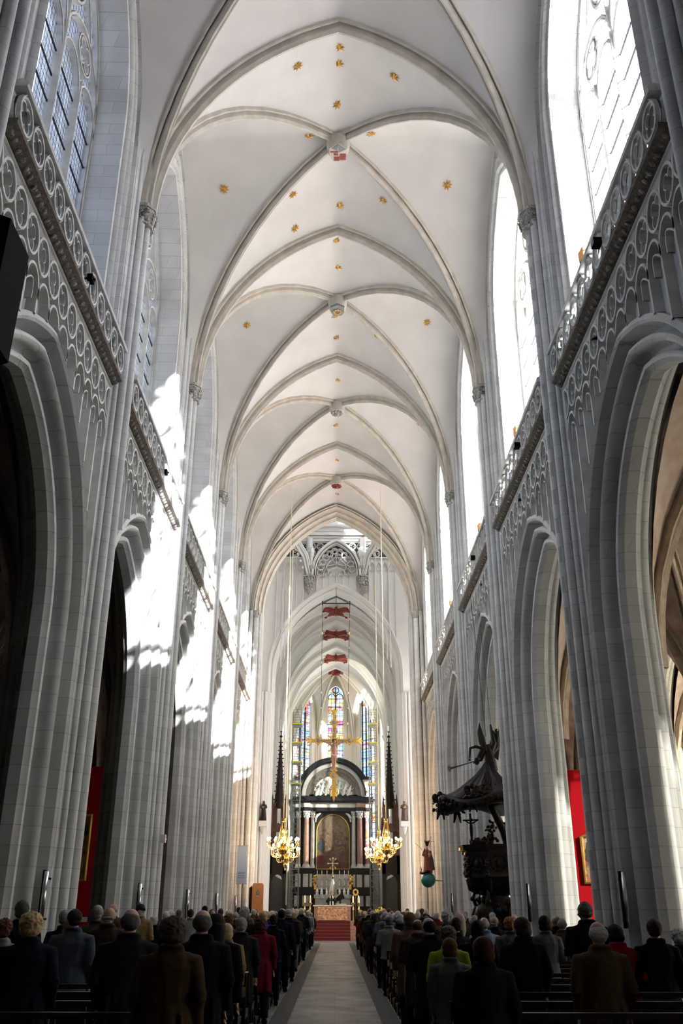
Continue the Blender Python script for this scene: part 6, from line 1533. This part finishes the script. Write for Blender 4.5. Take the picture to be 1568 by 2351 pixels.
def noisy(mb, c, r, n, m, amp, fr, seed, cut=None):
    """hair mass: ellipsoid displaced by noise, optionally keeping clear of the face"""
    rows = []
    for i in range(1, m):
        t = PI*i/m - PI/2; row = []
        for j in range(n):
            u = Vector((math.cos(t)*math.cos(2*PI*j/n), math.cos(t)*math.sin(2*PI*j/n), math.sin(t)))
            k = 1 + amp*noise.noise(u*fr + Vector((seed,seed*2,0))) + amp*.5*noise.noise(u*fr*2.3 + Vector((0,seed,3)))
            row.append(Vector(c) + Vector((u.x*r[0], u.y*r[1], u.z*r[2]))*k)
        rows.append(row)
    ids = mb.grid(rows, closed=True); a = mb.V(Vector(c)-Vector((0,0,r[2]))); b = mb.V(Vector(c)+Vector((0,0,r[2])))
    for j in range(n): mb.F([a, ids[0][(j+1)%n], ids[0][j]]); mb.F([b, ids[-1][j], ids[-1][(j+1)%n]])
def hair_mesh(kind, yaw, bow):
    mb = MB(); mb.M = head_rot(yaw, bow)
    if kind == 'short': noisy(mb, (0,-.024,1.648), (.083,.090,.094), 36, 22, .10, 4, 1); noisy(mb, (0,-.045,1.585), (.070,.058,.050), 24, 14, .12, 5, 2)
    elif kind == 'curly':
        noisy(mb, (0,-.026,1.650), (.100,.100,.100), 44, 28, .26, 5.5, 3); noisy(mb, (0,-.045,1.585), (.092,.072,.062), 32, 18, .28, 6, 4)
    elif kind == 'bob': noisy(mb, (0,-.026,1.645), (.094,.098,.098), 40, 24, .06, 3, 5); noisy(mb, (0,-.040,1.575), (.095,.078,.080), 36, 20, .08, 4, 6)
    elif kind == 'long':
        noisy(mb, (0,-.026,1.645), (.092,.098,.098), 36, 22, .08, 4, 7); mb.tube([(0,-.05,1.62),(0,-.075,1.5),(0,-.125,1.36),(0,-.135,1.22)], [.092,.095,.088,.05], 16, sq=1.1)
    elif kind == 'fringe': noisy(mb, (0,-.036,1.622), (.084,.080,.082), 36, 18, .12, 6, 8)
    elif kind == 'beanie': noisy(mb, (0,-.015,1.655), (.086,.096,.092), 30, 18, .04, 4, 9); mb.tube([(.086*math.cos(2*PI*k/20), -.015+.095*math.sin(2*PI*k/20), 1.635) for k in range(20)], .013, 8, closed=True)
    elif kind == 'bald': noisy(mb, (0,-.045,1.575), (.074,.058,.026), 30, 14, .15, 6, 10)
    me = remesh(mb, .0085 if kind in ('curly','short','fringe') else .01, 1); me.name = 'hair'; me.materials.append(M['skin']); return me
HC = {'auburn':(.10,.038,.016),'dgrey':(.10,.095,.09),'blond':(.50,.37,.20),'grey':(.30,.30,.30),'dark':(.028,.02,.016),'greyblond':(.33,.28,.20),'pink':(.34,.25,.21),'black':(.008,.008,.010),'white':(.62,.61,.58),
      'brown':(.10,.05,.025),'dcurl':(.055,.048,.042),'silver':(.45,.45,.46),'darkred':(.045,.009,.006),'ginger':(.26,.14,.06),'dbrown':(.045,.022,.012)}
CC = {'lgrey':(.30,.31,.30),'black':(.008,.008,.010),'navy':(.008,.010,.022),'charcoal':(.022,.022,.024),'denim':(.075,.095,.13),'taupe':(.11,.085,.075),'umber':(.045,.033,.026),'tan':(.28,.19,.09),'red':(.26,.01,.015),
      'brown':(.055,.036,.020),'maroon':(.14,.008,.022),'blue':(.015,.035,.50),'teal':(.01,.22,.16),'rust':(.12,.035,.018),'olive':(.040,.038,.022),'dnavy':(.014,.018,.038),'grey':(.20,.195,.18),'rosebrown':(.14,.085,.07),
      'lime':(.26,.34,.03),'greyjacket':(.12,.125,.13),'ltblue':(.22,.30,.40),'khaki':(.085,.062,.030)}
for k, c_ in HC.items(): M['h_'+k] = mat('hair_'+k, tuple(q*.85 for q in c_), .8, spec=.15, var=.35, scale=60, bump=.35)
for k, c_ in CC.items(): M['c_'+k] = mat('cloth_'+k, tuple(q*.72 for q in c_), .95, spec=.08, var=.18, scale=14, bump=.15)
HEADS = [(0,0),(.45,.10),(-.4,.05),(0,.38)]
BODY = {(p, i): body_mesh(p, *HEADS[i]) for p in ('down','fold') for i in range(4)}
COAT = {(p, k): coat_mesh(p, k) for p in ('down','fold') for k in ('coat','jacket')}
TROU, SHOE = trouser_mesh(), shoe_mesh()
HAIR = {(k, i): hair_mesh(k, *HEADS[i]) for k in ('short','curly','bob','long','fringe','beanie','bald') for i in range(4)}
def add_person(x, y, h, hair, hc, ct, cc, label, pose='fold', hd=0, rz=0.0, bulk=1.0, small=False, group=None, z=0.0, trou='black'):
    o = link('person', BODY[(pose, hd)], None, (x, y, z)); s = h/1.735; o.scale = (s*bulk, s*(.5+.5*bulk), s); o.rotation_euler = (0,0,rz)
    tag(o, label, 'person', group)
    link(ct, COAT[(pose, ct)], o, None, M['c_'+cc])
    if hair == 'bald' and small: pass
    else:
        q = link('hair' if hair != 'beanie' else 'knitted_cap', HAIR[(hair, hd)], o, None, M['h_'+hc] if hc != 'pink' else M['h_grey'])
    link('trousers', TROU, o, None, M['c_'+trou])
    link('shoes', SHOE, o, None, M['c_black'])
    return o
PEOPLE = [(1.37, 12.05, 1.61, 'curly', 'dgrey', 'jacket', 'lime', 'person with grey curly hair in lime green jacket'), (-4.0, 12.05, 1.68, 'curly', 'auburn', 'jacket', 'lgrey', 'person with curly auburn hair and light grey jacket at the left edge'), (-4.16, 13.15, 1.9, 'short', 'dgrey', 'coat', 'black', 'tall dark-clothed person with grey hair behind the blonde, far left'), (-3.01, 9.85, 1.76, 'curly', 'blond', 'coat', 'navy', 'person with big curly blond hair and navy coat, far left foreground'), (-4.18, 15.35, 1.78, 'short', 'grey', 'jacket', 'charcoal', 'person with grey hair half hidden left of the denim jacket'), (-3.45, 13.15, 1.79, 'short', 'dark', 'jacket', 'denim', 'man with dark hair turned right in grey-blue jacket, left block'), (-3.79, 14.25, 1.66, 'bob', 'greyblond', 'coat', 'black', 'person with smooth grey-blond hair in black coat before the blue-grey jacket'), (-3.95, 16.45, 1.85, 'short', 'grey', 'jacket', 'taupe', 'grey-haired man in taupe jacket below the left red wall'), (-3.26, 14.25, 1.83, 'bald', 'pink', 'coat', 'umber', 'bald pink-headed man in brown-grey coat beside the left red wall'), (-4.69, 20.85, 1.9, 'bald', 'pink', 'coat', 'black', 'bald person mostly hidden behind the brown-grey coat'), (-2.03, 9.85, 1.8, 'fringe', 'dgrey', 'coat', 'charcoal', 'large balding man in charcoal coat in the left foreground'), (-4.11, 20.85, 1.9, 'beanie', 'black', 'jacket', 'tan', 'person in black cap and tan jacket standing high near second left pier'), (-4.61, 25.25, 1.62, 'curly', 'white', 'coat', 'black', 'small white-haired person in black coat under the tan jacket'), (-3.36, 15.35, 1.67, 'bob', 'brown', 'jacket', 'red', 'person with brown hair in red jacket mostly hidden behind balding man'), (-1.43, 8.75, 1.73, 'curly', 'dcurl', 'coat', 'brown', 'person with dark curly hair in brown coat, front row left'), (-1.32, 9.85, 1.79, 'fringe', 'dgrey', 'coat', 'black', 'big balding man in black coat right of the brown coat'), (-1.31, 10.95, 1.75, 'long', 'black', 'coat', 'black', 'person with long black hair beside the big balding man'), (-1.56, 14.25, 1.61, 'bob', 'blond', 'jacket', 'tan', 'person with straight blond hair in tan coat'), (-1.45, 15.35, 1.68, 'short', 'grey', 'coat', 'charcoal', 'grey-haired man in dark charcoal coat before the maroon coat'), (-1.31, 17.55, 1.65, 'curly', 'auburn', 'coat', 'maroon', 'person with dark auburn hair in maroon coat near the aisle'), (-1.59, 21.95, 1.76, 'bob', 'blond', 'jacket', 'blue', 'person with blond hair in bright blue jacket near the aisle'), (-1.3, 20.85, 1.69, 'short', 'dark', 'jacket', 'navy', 'dark-haired person in navy jacket behind the bright blue one'), (-1.3, 24.15, 1.79, 'short', 'black', 'coat', 'navy', 'black-haired person in dark navy coat by the aisle'), (-1.28, 27.45, 1.8, 'short', 'grey', 'coat', 'black', 'grey-haired person in black coat close to the aisle'), (-1.33, 31.85, 1.73, 'curly', 'blond', 'jacket', 'brown', 'person with blond curls in brown jacket and light trousers'), (-1.31, 38.45, 1.82, 'curly', 'white', 'coat', 'black', 'white-haired person at left aisle edge in black coat'), (-1.3, 48.35, 1.74, 'curly', 'white', 'jacket', 'lgrey', 'white-haired person in pale jacket at the front left aisle edge'), (-1.28, 52.75, 1.63, 'short', 'grey', 'coat', 'charcoal', 'grey-haired person in charcoal coat, last before the aisle'), (-4.74, 28.55, 1.76, 'curly', 'white', 'coat', 'black', 'white curly head beyond the brown coat person'), (-4.67, 29.65, 1.78, 'short', 'dgrey', 'coat', 'black', 'dark grey head right of the white curls'), (-4.0, 27.45, 1.79, 'short', 'dark', 'jacket', 'lgrey', 'dark-haired person in light grey jacket, middle left'), (-4.63, 35.15, 1.9, 'short', 'black', 'coat', 'black', 'dark head above the big balding man'), (-3.43, 29.65, 1.81, 'short', 'brown', 'coat', 'charcoal', 'brown-haired head above the long black hair'), (-4.07, 32.95, 1.76, 'bald', 'pink', 'coat', 'charcoal', 'small bald head left of the brown-haired head'), (-3.3, 30.75, 1.75, 'curly', 'white', 'coat', 'umber', 'white curly head above the straight blond hair'), (-2.12, 19.75, 1.7, 'curly', 'brown', 'coat', 'umber', 'brown curly-haired person behind the straight blond hair'), (-2.75, 27.45, 1.74, 'fringe', 'grey', 'coat', 'brown', 'balding grey head left of the large silver hair'), (-1.91, 20.85, 1.83, 'curly', 'silver', 'coat', 'charcoal', 'person with large silver-grey hair, middle of left block'), (-3.06, 37.35, 1.78, 'curly', 'white', 'jacket', 'teal', 'white-haired person in teal green jacket'), (-1.97, 23.05, 1.61, 'short', 'brown', 'jacket', 'red', 'person in small bright red coat beside the maroon coat'), (-3.95, 40.65, 1.87, 'short', 'dark', 'coat', 'black', 'dark head above the balding grey head'), (1.22, 48.35, 1.69, 'short', 'grey', 'coat', 'umber', 'grey-haired person at right aisle edge nearest the altar'), (1.23, 41.75, 1.68, 'bald', 'pink', 'coat', 'rust', 'bald person in rust coat at the right aisle edge'), (1.23, 35.15, 1.82, 'short', 'dgrey', 'coat', 'black', 'dark grey head above the right aisle edge'), (1.2, 31.85, 1.76, 'bald', 'pink', 'coat', 'olive', 'pink bald head in olive coat near the right aisle edge'), (1.22, 30.75, 1.67, 'curly', 'dark', 'jacket', 'dnavy', 'person with dark hair in blue hooded jacket, right of the aisle'), (1.44, 29.65, 1.66, 'short', 'grey', 'coat', 'charcoal', 'grey head behind the blue hooded jacket'), (1.21, 25.25, 1.52, 'short', 'dgrey', 'jacket', 'charcoal', 'grey-haired person between hooded jacket and light grey jacket'), (1.26, 23.05, 1.64, 'short', 'dgrey', 'jacket', 'grey', 'grey-haired man in light grey jacket right of the aisle'), (1.58, 24.15, 1.69, 'curly', 'silver', 'coat', 'black', 'bright silver-haired person in black coat, right block'), (1.24, 16.45, 1.75, 'bob', 'brown', 'coat', 'rosebrown', 'person with brown hair in rose-brown coat, right block'), (1.28, 15.35, 1.67, 'fringe', 'brown', 'coat', 'olive', 'balding reddish-headed man in olive coat, right block'), (1.25, 13.15, 1.7, 'fringe', 'dark', 'coat', 'dnavy', 'large balding man in very dark navy coat, right block'), (1.47, 14.25, 1.57, 'curly', 'auburn', 'coat', 'black', 'auburn-haired person behind the lime green jacket'), (1.99, 17.55, 1.78, 'curly', 'silver', 'coat', 'black', 'tall silver-haired person above the lime green jacket'), (1.87, 15.35, 1.68, 'short', 'dark', 'coat', 'charcoal', 'dark-haired person right of the tall silver hair'), (1.25, 10.95, 1.51, 'bob', 'auburn', 'jacket', 'greyjacket', 'person with smooth dark auburn bob and grey jacket, right foreground'), (1.88, 13.15, 1.67, 'bob', 'black', 'coat', 'black', 'person with round black hair behind the large dark red hair'), (1.29, 8.75, 1.58, 'bob', 'darkred', 'coat', 'black', 'person with large dark red hair and black coat, front right'), (3.07, 24.15, 1.69, 'long', 'greyblond', 'coat', 'umber', 'person with long brown-grey hair in the right middle'), (4.65, 35.15, 1.73, 'short', 'grey', 'coat', 'dnavy', 'small distant grey-haired person in navy near the pulpit'), (4.69, 34.05, 1.54, 'curly', 'white', 'coat', 'charcoal', 'white head at the foot of the pulpit'), (2.64, 17.55, 1.67, 'fringe', 'grey', 'jacket', 'ltblue', 'balding grey man in light blue shirt below the pulpit'), (3.35, 20.85, 1.67, 'bald', 'pink', 'coat', 'dnavy', 'bald pink-headed man in navy coat below the pulpit'), (2.9, 16.45, 1.68, 'curly', 'ginger', 'jacket', 'greyjacket', 'person with ginger-blond curls and silvery grey jacket'), (4.58, 25.25, 1.69, 'bald', 'pink', 'coat', 'black', 'bald head behind the ginger-blond curls'), (2.27, 12.05, 1.71, 'bob', 'dbrown', 'coat', 'black', 'person with dark brown hair in black coat right of ginger curls'), (3.24, 15.35, 1.71, 'bob', 'black', 'jacket', 'greyjacket', 'black-haired person in grey jacket, right block before the stone pier'), (4.57, 20.85, 1.6, 'bob', 'blond', 'coat', 'black', 'blond head half hidden behind the grey jacket'), (4.42, 19.75, 1.71, 'fringe', 'grey', 'coat', 'black', 'balding head above the brown jacket, right block'), (4.27, 18.65, 1.65, 'fringe', 'grey', 'jacket', 'brown', 'grey-haired man in brown jacket near the second right pier'), (3.62, 14.25, 1.9, 'short', 'dgrey', 'coat', 'black', 'tall man with short grey hair before the right red wall'), (2.6, 9.85, 1.69, 'fringe', 'white', 'coat', 'khaki', 'balding white-haired man in khaki brown coat, front right'), (3.4, 12.05, 1.64, 'bob', 'black', 'coat', 'red', 'person with black bob in red coat, far right'), (3.87, 12.05, 1.69, 'short', 'dbrown', 'jacket', 'black', 'dark-haired man in black jacket, far right'), (4.55, 13.15, 1.57, 'curly', 'silver', 'coat', 'dnavy', 'person with silver curls and dark blue coat at the right edge')]
taken = {}
rnd = random.Random(77)
for i, (x, y, h, hair, hc, ct, cc, lab) in enumerate(PEOPLE):
    g = None
    add_person(x, y, h, hair, hc, ct, cc, lab, pose=rnd.choice(['down','fold']), hd=1 if 'turned right' in lab else (0 if y < 11 else rnd.choice([0,0,1,2,3])), rz=rnd.uniform(-.15,.15),
               bulk=1.12 if ('man' in lab or 'coat' in lab) and 'woman' not in lab else 1.02, small=y > 25, trou='lgrey' if 'light trousers' in lab else 'black')
    taken.setdefault(round((y-.55-PEW0)/PITCH), []).append(x)
HN = {'grey':'grey','dgrey':'dark grey','white':'white','brown':'brown','dark':'dark','silver':'silver','blond':'blond','pink':'bald','auburn':'auburn'}
CN = {'black':'black','navy':'navy','charcoal':'charcoal','umber':'brown','taupe':'taupe','maroon':'maroon','olive':'olive','grey':'grey','rosebrown':'rose-brown','denim':'grey-blue','lgrey':'pale grey','red':'red'}
for i in range(19, 46):
    for sg in (-1, 1):
        for k in range(6):
            x = sg*(1.42 + .62*k) + rnd.uniform(-.03,.03)
            if rnd.random() > (.62 if k < 2 else .42): continue
            if any(abs(x-q) < .56 for q in taken.get(i, [])): continue
            if x < -3.7 and i > 42: continue
            hc = rnd.choice(['grey','dgrey','white','brown','dark','silver','blond','pink','grey','white','auburn'])
            hair = 'bald' if hc == 'pink' else rnd.choice(['short','curly','short','bob'] if hc != 'grey' else ['short','fringe','curly'])
            cc = rnd.choice(['black','navy','charcoal','umber','taupe','black','olive','grey','rosebrown','denim','charcoal','lgrey','maroon'])
            add_person(x, PEW0+PITCH*i+.55, min(1.86, max(1.54, rnd.gauss(1.69,.065))), hair, hc, rnd.choice(['coat','jacket']), cc,
                       '%s person in %s, %s block, %s row, %s from aisle' % (HN[hc]+'-haired' if hc != 'pink' else 'bald', CN[cc], SIDE[sg], ORD[i], ORD[k]),
                       pose=rnd.choice(['down','fold']), hd=rnd.choice([0,0,1,2,3]), rz=rnd.uniform(-.2,.2), bulk=rnd.uniform(1.0,1.15), small=True)
# the priest behind the crossing altar, hands joined before the face
pb = body_mesh('pray', 0, .25)
o = link('person', pb, None, (-.22, 64.35, 1.1)); o.rotation_euler = (0,0,PI); tag(o, 'priest in dark green vestment with pale stole behind the altar, hands raised', 'person')
mb = MB(); ell(mb, [(0,0,.25,.27,.2),(0,0,.8,.27,.19),(0,0,1.2,.25,.16),(0,-.01,1.38,.2,.12),(0,-.01,1.46,.12,.09),(0,-.012,1.50,.08,.08)], 24)
for sg in (-1,1): mb.tube([(sg*.12,0,1.38),(sg*.26,.06,1.16),(sg*.08,.22,1.27)], [.10,.12,.09], 12)
me = remesh(mb, .014, 3); me.name = 'vestment'; me.materials.append(mat('dark_green_vestment', (.007,.020,.012), .8, spec=.15)); link('vestment', me, o)
mb = MB()
for sg in (-1,1): mb.tube([(sg*.07,.06,1.47),(sg*.09,.155,1.36),(sg*.09,.20,1.1),(sg*.09,.21,.7)], .035, 6)
mb.build('stole', M['paper'], o, 60); link('hair', hair_mesh('short', 0, .25), o, None, M['h_dark'])
o2 = empty('lectern', (.35, 64.9, 1.1), R(180), 'black angled lectern behind the priest', 'lectern')
mb = MB(); mb.prism([(-.3,1.35),(.35,1.1),(.4,1.25),(-.15,1.75)], -.1, .1, 'y'); mb.build('desk', M['blk'], o2); mb = MB(); mb.tube([(0,0,0),(0,0,1.3)], .05, 8); mb.lathe([(.25,0),(.25,.04)], (0,0,0), 12); mb.build('stand', M['blk'], o2)
# the platform of the crossing altar
mb = MB(); mb.box(-2.6,2.6,63.0,65.4,0,.0);
